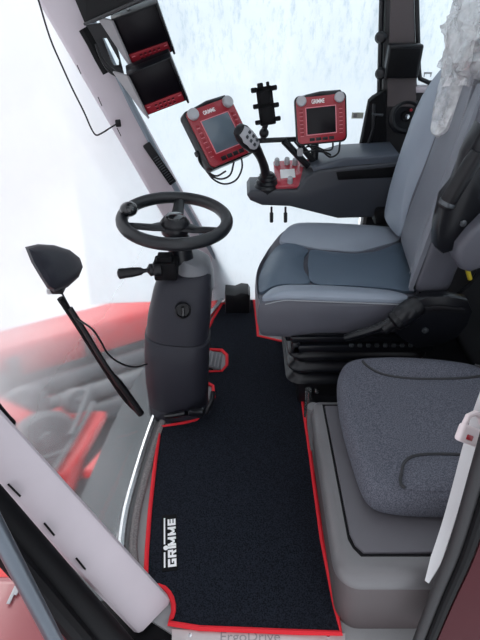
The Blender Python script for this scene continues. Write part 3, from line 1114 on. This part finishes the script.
# ------------------------------------------------------------------ grey box and passenger cushion
root = thing('console_box', 'low grey plastic box with rounded corner along the right edge of the mat', 'box', (.60, .98, 0))


def boxout(inset, r):
    x0, x1, y0, y1 = .228 + inset, .99, .606 + inset * .7, 1.17 - inset
    pts = []
    for i in range(9):
        a = R(180 + 90 * i / 8)
        pts.append((x0 + r + r * math.cos(a), y0 + r + r * math.sin(a)))
    return pts + [(x1, y0), (x1, y1), (x0 + .012, y1), (x0, y1 - .012)]


secs = []
for z, i_ in ((.0, .036), (.03, .032), (.26, .006)):
    secs.append([(x, y, z) for x, y in boxout(i_, .06)])
b = MB().loft(secs)
b.build('body', 'box_grey', root, 50)
secs = []
for z, i_ in ((.262, .002), (.29, -.004), (.318, 0), (.333, .010), (.340, .026)):
    secs.append([(x, y, z) for x, y in boxout(i_, .06)])
b = MB().loft(secs)
b.build('rim', 'box_rim', root, 50)
lid = [(x, y) for x, y in [(.276, .670), (.292, .652), (.93, .652), (.93, 1.13), (.265, 1.13), (.268, .70)]]
b = MB().prism([(.270, .667), (.286, .646), (.95, .646), (.95, 1.142), (.259, 1.142), (.262, .69)], .336, .3425, None, .001)
b.build('lid_gap', 'sill_black', root)
b = MB().prism(lid, .338, .350, None, .004)
b.build('lid', 'lid_grey', root, 40)
b = MB().tube([(.232, 1.15, .325), (.236, 1.155, .24), (.25, 1.15, .12)], [.018, .016, .01], 12)
b.build('corner_pad', 'box_rim', root)

root = thing('passenger_seat', 'square grey fabric passenger seat cushion resting on the grey box', 'seat', (.55, 1.0, .35))
so_ = outl([(.300, .84), (.315, .765), (.36, .735), (.48, .725), (.62, .725), (.76, .735), (.80, .80), (.805, .95), (.80, 1.12), (.77, 1.20), (.66, 1.245), (.52, 1.262), (.38, 1.255), (.325, 1.225), (.298, 1.15), (.290, 1.0)], 4)


def zp(x, y):
    z = .452
    z += .012 * max(0, min(1, (y - 1.12) / .08)) * min(1, max(0, (x - .36) / .06))
    return z


secs = []
ca, cb_ = .55, .99
for s, z in ((.90, .351), (.96, .356), (.99, .375), (1.0, .405), (.985, .432), (.955, .446)):
    secs.append([(ca + (x - ca) * s, cb_ + (y - cb_) * s, z) for x, y in so_])
for s in (.90, .8, .6, .3, .03):
    secs.append([(ca + (x - ca) * s, cb_ + (y - cb_) * s, .453 + .006 * (1 - s)) for x, y in so_])
b = MB().loft(secs)
pc_ = b.build('cushion', 'seat_fabric', root, 60, 1)


def fpass(a, q, lift): return (a, q, .453 + lift)


up_ = outl([(.385, 1.22), (.42, 1.165), (.49, 1.14), (.58, 1.135), (.68, 1.14), (.755, 1.16), (.73, 1.20), (.64, 1.225), (.52, 1.235), (.43, 1.235)])
lo_ = outl([(.395, .752), (.40, .80), (.425, .838), (.48, .853), (.60, .850), (.74, .845), (.755, .80), (.74, .752), (.60, .745), (.50, .745)])
for o_ in (up_, lo_):
    MB().puff(o_, fpass, .019, .02, 2.0).build('bolster', 'seat_fabric', pc_, 60)
    q_ = [fpass(a, q, .0035) for a, q in o_]
    k_ = len(q_) // 10
    q_ = q_[0:k_ * 6 + 1] if o_ is up_ else q_[0:k_ * 7 + 1]
    MB().tube(q_, .0042, 6).build('seam', 'rear_wall', pc_)

# ------------------------------------------------------------------ passenger belt
root = thing('seat_belt', 'pale grey seat belt strap running up from the near corner of the grey box', 'seat belt', at(428, 582, Y=.572))
pts = [at(427, 582, Y=.572), at(436, 560, Y=.60), at(447, 527, Y=.64), at(458, 489, Y=.65), at(468, 452, Y=.66), at(478, 418, Y=.67), at(492, 380, Y=.68)]
pts = spline(pts, 4)
b = MB()
secs = []
for i, c in enumerate(pts):
    d = (pts[min(i + 1, len(pts) - 1)] - pts[max(0, i - 1)]).normalized()
    side = d.cross(ray(450, 500)).normalized()
    side = (side * .8 + ray(450, 500).normalized() * .45).normalized()
    t = min(1, i / 4)
    w_ = .005 + .008 * t
    n_ = d.cross(side).normalized() * .0014
    secs.append([c + side * w_ + n_, c - side * w_ + n_, c - side * w_ - n_, c + side * w_ - n_])
b.loft(secs)
b.build('strap', 'strap_white', root, 30)
bc = at(470, 432, Y=.645)
M = frame(bc, at(480, 436, Y=.655) - at(460, 428, Y=.645), -ray(470, 432))
b = MB(M).box((0, -.006, 0), (.058, .034, .016), .006, seg=3)
b.tube([(-.022, .008, 0), (-.020, .026, 0), (-.006, .036, 0), (.012, .034, 0), (.024, .022, 0)], .0055, 10)
bu = b.build('belt_guide', 'buckle_white', root)
b = MB(M).box((-.006, -.010, .008), (.018, .010, .003), .002)
tag(b.build('red_tab', 'red_panel', bu), 'small red tab')

# ------------------------------------------------------------------ right armrest console
root = thing('armrest_console', 'dark grey armrest console with joystick on the far side of the driver seat', 'console', at(330, 215, Y=1.93))
Yc = 2.0
# side profile (x, z) lofted from the near face to the far face
prof = [(247, 196), (250, 191), (297, 190), (306, 177), (318, 171), (345, 167), (398, 163), (402, 190), (402, 214), (372, 218), (338, 219), (318, 214), (290, 207), (262, 206), (250, 201)]
yn, yf = 1.965, 2.13
pn_ = [at(x, y, Y=yn) for x, y in prof]
M = Matrix.Translation((0, yn, 0)) @ Matrix.Rotation(R(90), 4, 'X')
b = MB(M).prism([(q.x, q.z) for q in pn_], -(yf - yn), 0, None, .012, 3)
b.build('body', 'console_grey', root, 40)
# padded arm pad on top at the rear
pp = [at(x, y, Y=yn + .012) for x, y in ((312, 168), (345, 158), (400, 155), (402, 166), (345, 170), (314, 173))]
b = MB(M).prism([(q.x, q.z) for q in pp], -.19, -.012, None, .010, 3)
b.build('arm_pad', 'console_pad', root, 40)
b = MB(M).prism([(q.x, q.z) for q in [at(x, y, Y=yn) for x, y in ((336, 172), (400, 166), (400, 177), (338, 180))]], -.02, .004, None, .004)
b.build('dark_inlay', 'sill_black', root)
# red control panel with knobs
c = [at(x, y, Y=Y_) for x, y, Y_ in ((268, 190, 1.985), (300, 188, 1.985), (285, 163, 2.125))]
M = frame((c[1] + c[2]) / 2, c[1] - c[0], (c[1] - c[0]).cross(c[2] - c[0]))
b = MB(M).box((0, 0, .0), (.15, .155, .03), .006)
panel = tag(b.build('control_panel', 'red_glossy', root), 'glossy red control panel')
b = MB(M).box((-.02, -.005, .0155), (.06, .05, .002), .001)
b.build('white_field', 'white_print', panel)
Mi = M.inverted()
for k, (x, y, Y_) in enumerate(((277, 164, 2.10), (287, 163, 2.10), (295, 164, 2.095), (303, 165, 2.085), (290, 184, 2.0))):
    q = Mi @ at(x, y, Y=Y_)
    b = MB(M @ Matrix.Translation((q.x, q.y, .014))).lathe([(0, 0), (.0115, 0), (.0105, .026), (.008, .029), (0, .029)], None, 18)
    b.build('knob', 'knob_grey', root)
# joystick
jb = at(267, 186, Y=2.015)
b = MB(Matrix.Translation(jb)).lathe([(0, -.02), (.050, -.02), (.052, .0), (.044, .010), (.046, .018), (.038, .026), (.040, .034), (.031, .042), (.032, .048), (.023, .056), (0, .058)], None, 24)
joy = b.build('joystick', 'satin_black', root)
j1 = [at(x, y, Y=Y_) for x, y, Y_ in ((266, 178, 2.01), (264, 166, 1.985), (259, 154, 1.94), (254, 146, 1.91), (249, 138, 1.89))]
b = MB().tube(spline(j1, 4), [.020, .019, .019, .018, .018, .017, .017, .017, .018, .019, .020, .021, .022, .024, .025, .027, .027], 14)
b.build('stem', 'black_plastic', joy)
h0 = at(254, 146, Y=1.90); h1 = at(235, 126, Y=1.86); d = h1 - h0
Mj = frame(h0, d, V((.55, -.75, .35)))
b = MB(Mj).loft([[(xx, w_ * math.cos(2 * math.pi * j / 18), t_ * math.sin(2 * math.pi * j / 18)) for j in range(18)] for xx, w_, t_ in ((-.02, .016, .016), (.0, .030, .022), (.04, .036, .026), (.075, .034, .024), (.098, .024, .018), (.106, .008, .006))])
hd = b.build('grip', 'black_plastic', joy)
b = MB(Mj).loft([[(xx, w_ * math.cos(math.pi * j / 12), .014 + t_ * math.sin(math.pi * j / 12)) for j in range(13)] for xx, w_, t_ in ((.0, .018, .008), (.02, .027, .014), (.06, .029, .014), (.09, .020, .008))])
fp = tag(b.build('face_plate', 'knob_grey', hd), 'grey button plate')
for k in range(6):
    MB(Mj).box((.022 + .022 * (k // 2), -.010 + .020 * (k % 2), .028), (.012, .012, .006), .003).build('button', 'steel_dark', joy)
b = MB()
for x in (271.5, 285.5):
    p = at(x, 207, Y=1.95); q = at(x, 222, Y=1.95)
    b = MB().tube([p, p.lerp(q, .35), p.lerp(q, .4), q], [.0045, .0045, .008, .0075], 10)
    b.build('lever', 'satin_black', root)
# hinge of the console to the seat
b = MB().box(at(388, 214, Y=1.97), (.12, .08, .07), .015)
b.build('hinge_block', 'sill_black', root)

# ------------------------------------------------------------------ terminal mount
root = thing('mounting_arm', 'black bracket arm carrying two red terminals behind the joystick', 'bracket', at(315, 172, Y=2.04))
b = MB()
b.tube([at(254, 141, Y=2.03), at(275, 140, Y=2.03), at(303, 139, Y=2.05)], .010, 10)
b.tube([at(284, 141, Y=2.03), at(308, 166, Y=2.05)], .014, 10)
b.tube([at(296, 140, Y=2.04), at(314, 162, Y=2.05)], .012, 10)
b.build('arm', 'satin_black', root)
b = MB().tube([at(315, 138, Y=2.06), at(314, 174, Y=2.06)], .016, 12)
b.build('post', 'satin_black', root)
b = MB().box(at(300, 152, Y=2.02), (.022, .02, .03), .005)
tag(b.build('clamp_screw', 'knob_grey', root), 'pale clamp screw')


def terminal(label, tl, tr, bl, thick, cables, screen_mat, kscale):
    tl, tr, bl = V(tl), V(tr), V(bl)
    u = tr - tl; v = tl - bl
    z = u.cross(v)
    W_, H_ = u.length, v.length
    c = (tr + bl) / 2
    M = frame(c, u, z)
    root = thing('terminal', label, 'control screen', c - V((0, 0, H_ / 2)), 'red operator terminals')
    b = MB(M).prism(rounded(W_ + .012, H_ + .012, .02), -thick, -.004, None, .006)
    hs_ = b.build('housing', 'satin_black', root)
    b = MB(M).prism(rounded(W_, H_, .018), -.006, .004, None, .003)
    b.build('faceplate', 'red_paint', root)
    b = MB(M).box((.0, -.004 * 1, .004), (W_ * .60, H_ * .58, .005), .003)
    sc = b.build('screen', screen_mat, root)
    b = MB(M)
    for (cx, cy, w_, h_) in ((0, H_ * .29 - .004, W_ * .62, .003), (0, -H_ * .29 - .004, W_ * .62, .003), (-W_ * .305, -.004, .003, H_ * .59), (W_ * .305, -.004, .003, H_ * .59)):
        b.box((cx, cy, .0055), (w_, h_, .003))
    b.build('screen_frame', 'pink_print', root)
    for sx in (-1, 1):
        b = MB(M @ Matrix.Translation((sx * W_ * .385, H_ * .42, .002)))
        b.lathe([(0, 0), (W_ * .105, 0), (W_ * .10, .014), (W_ * .08, .018), (0, .018)], None, 24)
        b.build('knob', 'knob_grey', root)
    b = MB(M).tube([(-W_ * .30, H_ * .49, -.006), (0, H_ * .53, -.002), (W_ * .40, H_ * .52, -.004), (W_ * .46, H_ * .40, -.004)], .009, 8)
    b.build('handle', 'satin_black', root)
    for sx in (-1, 1):
        for k in range(7):
            b = MB(M).box((sx * W_ * .405, H_ * (.22 - .085 * k), .0045), (W_ * .075, H_ * .045, .003), .001)
            b.build('key', 'keypad_red', root)
            b2 = MB(M).box((sx * W_ * .405, H_ * (.22 - .085 * k) - H_ * .04, .0045), (W_ * .07, H_ * .008, .0015))
            b2.build('key_mark', 'pink_print', root)
    for k in range(4):
        b = MB(M).box((W_ * (-.20 + .135 * k), -H_ * .42, .0045), (W_ * .11, H_ * .07, .004), .002)
        b.build('key', 'black_plastic', root)
    lettering('GRIMME', M @ Matrix.Translation((-W_ * .05, H_ * .38, .0045)), .02, 'white_print', 'lettering', root, .0004, .0004, W_ * .26)
    for pts in cables:
        b = MB().tube(spline(pts, 5), .0038, 8)
        b.build('cable', 'satin_black', root)
    return root, M


def A(x, y, Y_): return at(x, y, Y=Y_)


t1, M1 = terminal('tilted red terminal with grey screen left of the joystick', (-.2076, 1.9795, 1.010), (-.0428, 2.1133, 1.0367), (-.1027, 1.896, .832), .05,
    [[A(206, 152, 1.97), A(205, 165, 1.97), A(212, 178, 1.97), A(224, 184, 1.97), A(236, 180, 1.99), A(242, 168, 2.00), A(241, 155, 2.01)],
     [A(203, 152, 1.95), A(203, 163, 1.95), A(209, 174, 1.95), A(220, 179, 1.95), A(230, 175, 1.97), A(234, 162, 1.99)],
     [A(200, 150, 1.94), A(199, 160, 1.94), A(206, 170, 1.94), A(216, 176, 1.94), A(226, 171, 1.95)]], 'screen_grey', 1)
b = MB(M1).box((-.112, -.035, -.04), (.02, .022, .022), .005); b.build('clamp', 'satin_black', t1)
t2, M2_ = terminal('upright red terminal with dark screen above the armrest console', (.204, 1.98, 1.062), (.380, 1.972, 1.082), (.217, 1.940, .906), .05,
    [[A(304, 141, 2.02), A(312, 148, 2.0), A(322, 151, 2.0), A(330, 157, 2.0), A(338, 153, 2.0), A(340, 142, 2.0)],
     [A(306, 147, 2.02), A(314, 146, 2.02), A(324, 150, 2.02), A(332, 149, 2.02), A(333, 140, 2.02)],
     [A(303, 152, 2.02), A(312, 151, 2.02), A(324, 152, 2.02), A(331, 155, 2.02)]], 'screen_dark', 1)

# phone holder
pc0 = at(268, 106, Y=2.0)
root = thing('phone_holder', 'empty black phone holder with spring jaws standing between the two terminals', 'phone holder', at(263, 140, Y=2.02))
u = at(276, 110, Y=2.0) - at(258, 113, Y=2.0)
v_ = at(264, 87, Y=2.03) - at(268, 127, Y=1.99)
M = frame(at(266, 106, Y=2.0), u, u.cross(v_))
h_ = v_.length
b = MB(M)
b.box((0, 0, 0), (.060, h_ * .96, .016), .005)
b.box((0, h_ * .2, .012), (.042, h_ * .34, .012), .003)
b.box((0, -h_ * .22, .012), (.046, h_ * .36, .010), .003)
b.build('back_plate', 'sill_black', root)
for sx, sy in ((-1, .42), (1, .40), (-1, .02), (1, -.02), (-1, -.38), (1, -.36)):
    b = MB(M).box((sx * .037, sy * h_, .012), (.022, .016, .032), .004)
    b.build('jaw', 'sill_black', root)
b = MB(M).box((-.012, h_ * .50, .008), (.022, .02, .02), .004).box((.016, h_ * .51, .008), (.012, .018, .014), .003)
b.build('top_clip', 'sill_black', root)
b = MB().tube([at(267, 120, Y=2.02), at(264, 130, Y=2.03), at(263, 140, Y=2.03)], .011, 10)
b.ball(at(264, 133, Y=2.02), .019)
b.build('ball_joint', 'satin_black', root)

# ------------------------------------------------------------------ monitors on the far front pillar
bk0 = at(104, 40, Y=2.02)
root = thing('monitor_bracket', 'black slotted steel bracket fixed to the far front pillar behind two monitors', 'bracket', bk0)
pl = [at(x, y, Y=2.04) for x, y in ((86, 25), (104, 22), (112, 26), (124, 74), (118, 76), (108, 72), (98, 54), (90, 38))]
slot = [at(x, y, Y=2.04) for x, y in ((103, 38), (107, 38), (119, 60), (119, 65), (114, 65), (111, 60))]
# plate with a real opening: bridge the outline and the slot
M = Matrix.Translation((0, 2.04, 0)) @ Matrix.Rotation(R(90), 4, 'X')
t = bmesh.new()
def ring(pts, z): return [t.verts.new((p.x, p.z, z)) for p in pts]
pb_ = MB(M)
oo = [(p.x, p.z) for p in pl]; ss = [(p.x, p.z) for p in slot]
t.free()
def strip(a0, a1, c0, c1):
    pb_.prism([a0, a1, c1, c0], -.004, .004)
# match outline points to slot points all the way round
pairs = [(0, 0), (1, 0), (2, 1), (3, 2), (4, 3), (5, 4), (6, 5), (7, 0), (0, 0)]
for (o0, s0), (o1, s1) in zip(pairs[:-1], pairs[1:]):
    if s0 == s1: pb_.prism([oo[o0], oo[o1], ss[s0]], -.004, .004)
    else: strip(oo[o0], oo[o1], ss[s0], ss[s1])
pb_.build('plate', 'satin_black', root)
b = MB().tube([at(x, y, Y=2.05) for x, y in ((84, 28), (92, 42), (100, 58), (108, 72))], .022, 8)
b.build('rail', 'sill_black', root)
b = MB().tube(spline([at(98, 50, Y=1.99), at(103, 60, Y=1.98), at(110, 68, Y=1.98), at(120, 75, Y=1.97), at(128, 76, Y=1.95)], 4), .006, 8)
b.tube(spline([at(96, 44, Y=1.99), at(101, 58, Y=1.98), at(109, 71, Y=1.98), at(121, 78, Y=1.97)], 4), .005, 8)
b.build('cable_loom', 'black_plastic', root)


def monitor(label, tl, tr, bl, lip):
    u = tr - tl; v = tl - bl
    z = u.cross(v)
    W_, H_ = u.length, v.length
    c = (tr + bl) / 2
    M = frame(c, u, z)
    root = thing('monitor', label, 'monitor', c - V((0, 0, H_ / 2)), 'black monitors on the far front pillar')
    b = MB(M).box((0, 0, -.035), (W_ + .006, H_ + .006, .05), .006)
    hs_ = b.build('housing', 'satin_black', root)
    # deep glare hood: two side walls and a top
    for sx in (-1, 1):
        pr = [(-H_ / 2, -.012), (H_ / 2, -.012), (H_ / 2, lip), (-H_ / 2, lip * .25)]
        if sx < 0:
            b = MB(M)
            fl = [V((-W_ / 2, H_ / 2, .012)), V((-W_ / 2, -H_ / 2 - .004, .008)), V((-W_ / 2 - .016, -H_ / 2 - .004, -.035)), V((-W_ / 2 - .052, H_ / 2 - .004, -.06))]
            b.loft([fl, [q + V((.005, 0, -.004)) for q in fl]])
            tag(b.build('side_wall', 'hood_grey', root), 'grey side wall')
        else:
            b = MB(M @ Matrix.Translation((W_ / 2 + .001, 0, -.01)))
            b.box((0, 0, 0), (.008, H_ + .006, .04), .003)
            b.build('side_wall', 'satin_black', root)
    b = MB(M).box((0, H_ / 2 + .001, -.01), (W_, .006, .04), .002)
    b.build('hood_lip', 'satin_black', root)
    b = MB(M).box((0, H_ * .11, -.008), (W_ * .95, H_ * .70, .006), .002)
    b.build('screen', 'screen_dark', root)
    b = MB(M).box((-.002, -H_ * .37, -.008), (W_ * .92, H_ * .22, .008), .003)
    kp_ = tag(b.build('keypad', 'keypad_red', root), 'dark red keypad')
    for k in range(5):
        for r_ in range(2):
            b = MB(M).box((W_ * (-.21 + .105 * k), -H_ * (.33 + .085 * r_), -.0035), (W_ * .06, H_ * .035, .003), .001)
            b.build('key', 'red_dark', kp_)
            b = MB(M).box((W_ * (-.21 + .105 * k), -H_ * (.33 + .085 * r_) - H_ * .028, -.0035), (W_ * .055, H_ * .006, .0015))
            b.build('key_mark', 'pink_print', kp_)
    for sx in (-.38, .38):
        b = MB(M).box((W_ * sx, -H_ * .32, -.0035), (W_ * .08, H_ * .012, .002))
        b.build('key_mark', 'pink_print', kp_)
    return root, M


def corner(x, y, Y_, dd=0):
    r = ray(x, y); t_ = Y_ / r.y + dd; return CAM + r * t_


m_, Mm = monitor('upper of two black monitors on the far front pillar', corner(116, 18, 1.9), corner(161, 2, 1.9, .012), corner(128, 68, 1.9, .05), .03)
b = MB().tube([at(127, 4, Y=1.92), at(128, 14, Y=1.92)], .006, 8); b.build('stud', 'knob_grey', m_)
monitor('lower of two black monitors on the far front pillar', corner(132, 73, 1.86), corner(175, 56, 1.86, .012), corner(143, 118, 1.86, .05), .03)

# dark roof panel in the top corner
p0 = at(85, 24, Y=1.93); p1 = at(135, 2, Y=1.74); p2 = at(70, -2, Y=1.93)
d = (p1 - p0)
root = thing('overhead_panel', 'dark grey overhead panel in the top left corner above the monitors', 'panel', p0)
upv = (p2 - p0).normalized()
b = MB()
e0 = p0; e1 = p0 + d * 1.8
f0 = V((p0.x - .16, p0.y + .0, ZT - .005)); f1 = V((e1.x - .16, e1.y, ZT - .005))
back_ = V((.02, .035, -.0))
b.loft([[e0, e1, e1 + back_, e0 + back_], [f0, f1, f1 + back_, f0 + back_]])
pnl = b.build('panel', 'sill_black', root)
b = MB().tube([e0 + V((0, -.003, .0)), e1 + V((0, -.003, 0))], .005, 8); b.build('edge_rail', 'black_plastic', root)

# ------------------------------------------------------------------ fittings on the far door pillar
p = at(403, 61, Y=2.13)
root = thing('junction_box', 'flat black rectangular box fixed across the far door pillar', 'box', p - V((0, 0, .06)))
b = MB()
w_ = at(420, 62, Y=2.12).x - at(386, 62, Y=2.12).x
h_ = at(403, 46, Y=2.12).z - at(403, 80, Y=2.12).z
b.box((p.x, 2.135, p.z), (w_, .05, h_), .008, seg=3)
b.build('case', 'satin_black', root)
b = MB().box((p.x - .004, 2.108, p.z - .004), (w_ * .88, .006, h_ * .84), .003)
b.build('front_plate', 'sill_black', root)
q = at(406, 117, Y=2.155)
root = thing('door_lock', 'round black lock rosette with silver cylinder low on the far door pillar', 'lock', q - V((0, 0, .05)))
Ml = axis_frame(V((q.x, 2.168, q.z)), V((0, -1, .15)))
b = MB(Ml).lathe([(0, 0), (.070, 0), (.068, .012), (.058, .018), (.048, .016), (.046, .010), (0, .010)], None, 32)
b.build('rosette', 'satin_black', root)
b = MB(Ml).lathe([(0, .008), (.022, .008), (.020, .022), (0, .022)], None, 20); b.build('cylinder_base', 'sill_black', root)
b = MB(Ml).lathe([(0, .02), (.011, .02), (.010, .027), (0, .028)], None, 16); tag(b.build('cylinder', 'chrome', root), 'silver key cylinder')
b = MB(axis_frame(at(411, 110, Y=2.15), V((0, -1, .15)))).lathe([(0, 0), (.006, 0), (.005, .006), (0, .006)], None, 12); tag(b.build('red_mark', 'red_panel', root), 'small red mark')
for (y, lab) in ((37, 'small black knob on the glass edge above the flat black box'), (73, 'small black knob on the glass edge beside the flat black box')):
    q = at(381, y, Y=2.16)
    root = thing('glass_knob', lab, 'knob', q, 'black knobs on the far glass edge')
    b = MB(axis_frame(q, V((-.3, -1, 0)))).lathe([(0, -.05), (.010, -.05), (.010, 0), (.020, .004), (.022, .014), (.014, .024), (0, .026)], None, 18)
    b.build('head', 'satin_black', root)
    b = MB().tube([q + V((0, .02, 0)), q + V((.04, .02, 0))], .008, 8); b.build('shank', 'satin_black', root)
q = at(370, 128, Y=2.16)
root = thing('door_latch', 'black angular latch on the far glass door below the knobs', 'latch', q - V((0, 0, .15)))
pl = [at(x, y, Y=2.165) for x, y in ((373, 97), (385, 90), (387, 158), (356, 160), (360, 146), (369, 101))]
b = MB(Matrix.Translation((0, 2.165, 0)) @ Matrix.Rotation(R(90), 4, 'X')).prism([(p.x, p.z) for p in pl], -.03, .012, None, .006)
b.build('plate', 'sill_black', root)
b = MB().tube([at(374, 104, Y=2.145), at(373, 128, Y=2.145), at(367, 150, Y=2.145)], .007, 8)
b.build('lever', 'satin_black', root)
b = MB().tube([at(372, 114, Y=2.14), at(383, 115, Y=2.14)], .005, 8); b.build('pin', 'steel_dark', root)
b = MB().tube([at(365, 152, Y=2.14), at(373, 152, Y=2.14)], .006, 8); b.build('pin', 'steel_dark', root)
q = at(357.5, 115.5, Y=YF - .0165)
b = MB(); b.box(q, (.048, .002, .024), 0)
root = tag(b.build('sticker', 'sticker'), 'small pale rectangular sticker on the far glass beside the latch', 'sticker')
b = MB(); b.box(q + V((-.010, -.0015, 0)), (.014, .001, .016)); b.build('print', 'hood_grey', root)
q = at(428, 73, Y=YF - .0295)
b = MB(); b.box(q, (.030, .002, .006)).box(q + V((-.013, 0, -.006)), (.004, .002, .016)).box(q + V((.013, 0, -.006)), (.004, .002, .016))
tag(b.build('sticker', 'knob_grey'), 'faint grey mark on the rear side glass right of the flat black box', 'sticker')

# ------------------------------------------------------------------ the machine seen through the misted front glass
def slab(name, pts, z0, z1, material, parent=None, bevel=.02):
    return MB().prism([(p[0], p[1]) for p in pts], z0, z1, None, bevel).build(name, material, parent)


a = at(0, 352, Z=-.30); c = at(150, 312, Z=-.30)
d = (c - a).normalized(); nrm = V((-d.y, d.x, 0))
M = frame(V((a.x, a.y, -.42)) - d * 1.2, d, V((0, 0, 1)))
root = thing('harvesting_header', 'red and grey harvesting header with rollers seen through the misted front glass', 'machine', (-1.0, 1.3, -.84))
b = MB(M).box((1.2, .12, 0), (3.2, .26, .24), .05, seg=3)
b.build('beam', 'machine_red', root)
b = MB(M).box((1.2, .02, -.38), (3.2, .08, .62), .02)
b.build('back_plate', 'machine_grey', root)
for k in range(7):
    MB(M).box((.2 + .4 * k, -.02, .0), (.05, .02, .16), .004).build('bracket', 'machine_grey', root)
for k in range(3):
    b = MB(M)
    b.tube([(-.4, -.14 - .12 * k, -.10 - .05 * k), (2.8, -.14 - .12 * k, -.10 - .05 * k)], .055, 14)
    b.build('roller', 'machine_pale' if k == 1 else 'machine_grey', root)
b = MB().box((-1.45, 1.1, -.80), (1.1, 1.7, .08), .02)
b.build('deck', 'machine_red', root)
b = MB().box((-.70, 1.35, -.78), (.42, 2.0, .06), .02)
tag(b.build('skid_plate', 'machine_grey', root), 'dark grey plate')
for (x, y, r_) in ((52, 398, .11), (70, 432, .14), (24, 378, .09), (98, 395, .07)):
    p = at(x, y, Z=-.46)
    b = MB(axis_frame(p, V((.5, -.6, .6)))).lathe([(0, -.05), (r_, -.05), (r_, .03), (r_ * .8, .05), (r_ * .3, .05), (r_ * .25, .09), (0, .09)], None, 28)
    b.build('disc', 'machine_pale', root)
gp_ = [at(x, y, Z=-.55) for x, y in ((-30, 380), (40, 384), (100, 388), (112, 412), (98, 470), (70, 505), (20, 470), (-30, 430))]
MB().prism([(q.x, q.y) for q in gp_], -.66, -.55, None, .02).build('guard_plate', 'machine_red', root)
for (x0, y0, x1, y1, w) in ((0, 410, 45, 470, .05), (35, 420, 75, 492, .04), (85, 470, 118, 410, .035), (108, 470, 140, 430, .03), (10, 385, 62, 418, .04)):
    p, q = at(x0, y0, Z=-.38), at(x1, y1, Z=-.42)
    b = MB(frame(p, q - p, V((0, 0, 1)))).box(((q - p).length / 2, 0, 0), ((q - p).length, w * 2, w * 1.6), .012)
    b.build('arm', 'machine_red', root)
for (x0, y0, x1, y1) in ((66, 485, 112, 398), (50, 455, 88, 445), (90, 430, 110, 380)):
    p, q = at(x0, y0, Z=-.32), at(x1, y1, Z=-.36)
    b = MB().tube([p, q], .012, 8)
    b.build('rod', 'machine_pale', root)
# dark ledge of the cab front below the glass
p = [bottom(i / 20) for i in range(21)]
b = MB().prism([(v.x - .015, v.y) for v in p] + [(v.x - .14, v.y) for v in reversed(p)], -.12, -.05)
tag(b.build('cab_ledge', 'machine_grey'), 'grey ledge along the outside foot of the front glass', 'ledge')

# ------------------------------------------------------------------ outside the near door
root = thing('front_fender', 'pinkish red body panel below the near front pillar', 'panel', (-.55, .25, -.2))
q0 = at(-30, 520, Z=.25); q1 = at(120, 660, Z=.25)
b = MB().box((-.80, .33, .26), (.86, .58, .12), .03, seg=3)
b.build('panel', 'pale_panel', root)
for k in range(3):  # pale strips standing in for white glass reflections over the red panel
    b = MB()
    p = at(8 + 7 * k, 604 - 9 * k, Z=.326); q = at(22 + 7 * k, 574 - 6 * k, Z=.326)
    b.box(((q - p).length / 2, 0, 0), ((q - p).length, .008, .003), .001, frame(p, q - p, V((0, 0, 1))))
    b.build('painted_reflection', 'knob_grey', root)

g0 = at(66, 662, Y=.36); g1 = at(-14, 508, Y=.40)
d = g1 - g0
root = thing('grab_rail', 'thick grey steel tube crossing the bottom left corner below the near front pillar', 'rail', g0 - d * .3)
b = MB().tube([g0 - d * .5, g0, g1, g1 + d * 1.2], .0125, 16); b.build('tube', 'tube_steel', root)

k0 = [p + V((.032, -.02, -.02)) for p in hs]
secs = []
for p in k0:
    secs.append([p + V((0, 0, 0)), p + V((.05, -.012, .0)), p + V((.35, -.05, 0)), p + V((.35, .0, 0)), p + V((.05, .03, 0)), p + V((.005, .02, 0))])
b = MB().loft(secs)
struct(b.build('wall_near', 'red_dark'))

# ------------------------------------------------------------------ light
w = bpy.data.worlds.new('overcast')
scene.world = w
w.use_nodes = True
n = w.node_tree; n.nodes.clear()
out = n.nodes.new('ShaderNodeOutputWorld')
bg = n.nodes.new('ShaderNodeBackground')
tc = n.nodes.new('ShaderNodeTexCoord')
sp = n.nodes.new('ShaderNodeSeparateXYZ')
rp = n.nodes.new('ShaderNodeValToRGB')
n.links.new(tc.outputs['Generated'], sp.inputs[0])
mr = n.nodes.new('ShaderNodeMapRange'); mr.inputs['From Min'].default_value = -.9; mr.inputs['From Max'].default_value = .5
n.links.new(sp.outputs['Y'], mr.inputs['Value'])
n.links.new(mr.outputs[0], rp.inputs[0])
rp.color_ramp.elements[0].color = (.80, .83, .89, 1)
rp.color_ramp.elements[1].color = (.94, .98, 1.04, 1)
n.links.new(rp.outputs[0], bg.inputs['Color'])
bg.inputs['Strength'].default_value = 1.0
n.links.new(bg.outputs[0], out.inputs[0])
sd = bpy.data.lights.new('hazy_sun', 'SUN')
sd.energy = 1.2; sd.angle = R(35); sd.color = (1, .98, .95)
so = bpy.data.objects.new('hazy_sun', sd); COL.objects.link(so)
so.location = (-2, 6, 6)
so.rotation_euler = V((.35, -.75, -.75)).to_track_quat('-Z', 'Y').to_euler()

scene.view_settings.view_transform = 'Standard'
scene.view_settings.look = 'None'
scene.view_settings.gamma = 1
scene.view_settings.use_curve_mapping = False
scene.view_settings.exposure = .62
scene.cycles.use_denoising = True
scene.cycles.max_bounces = 8
scene.cycles.transparent_max_bounces = 12
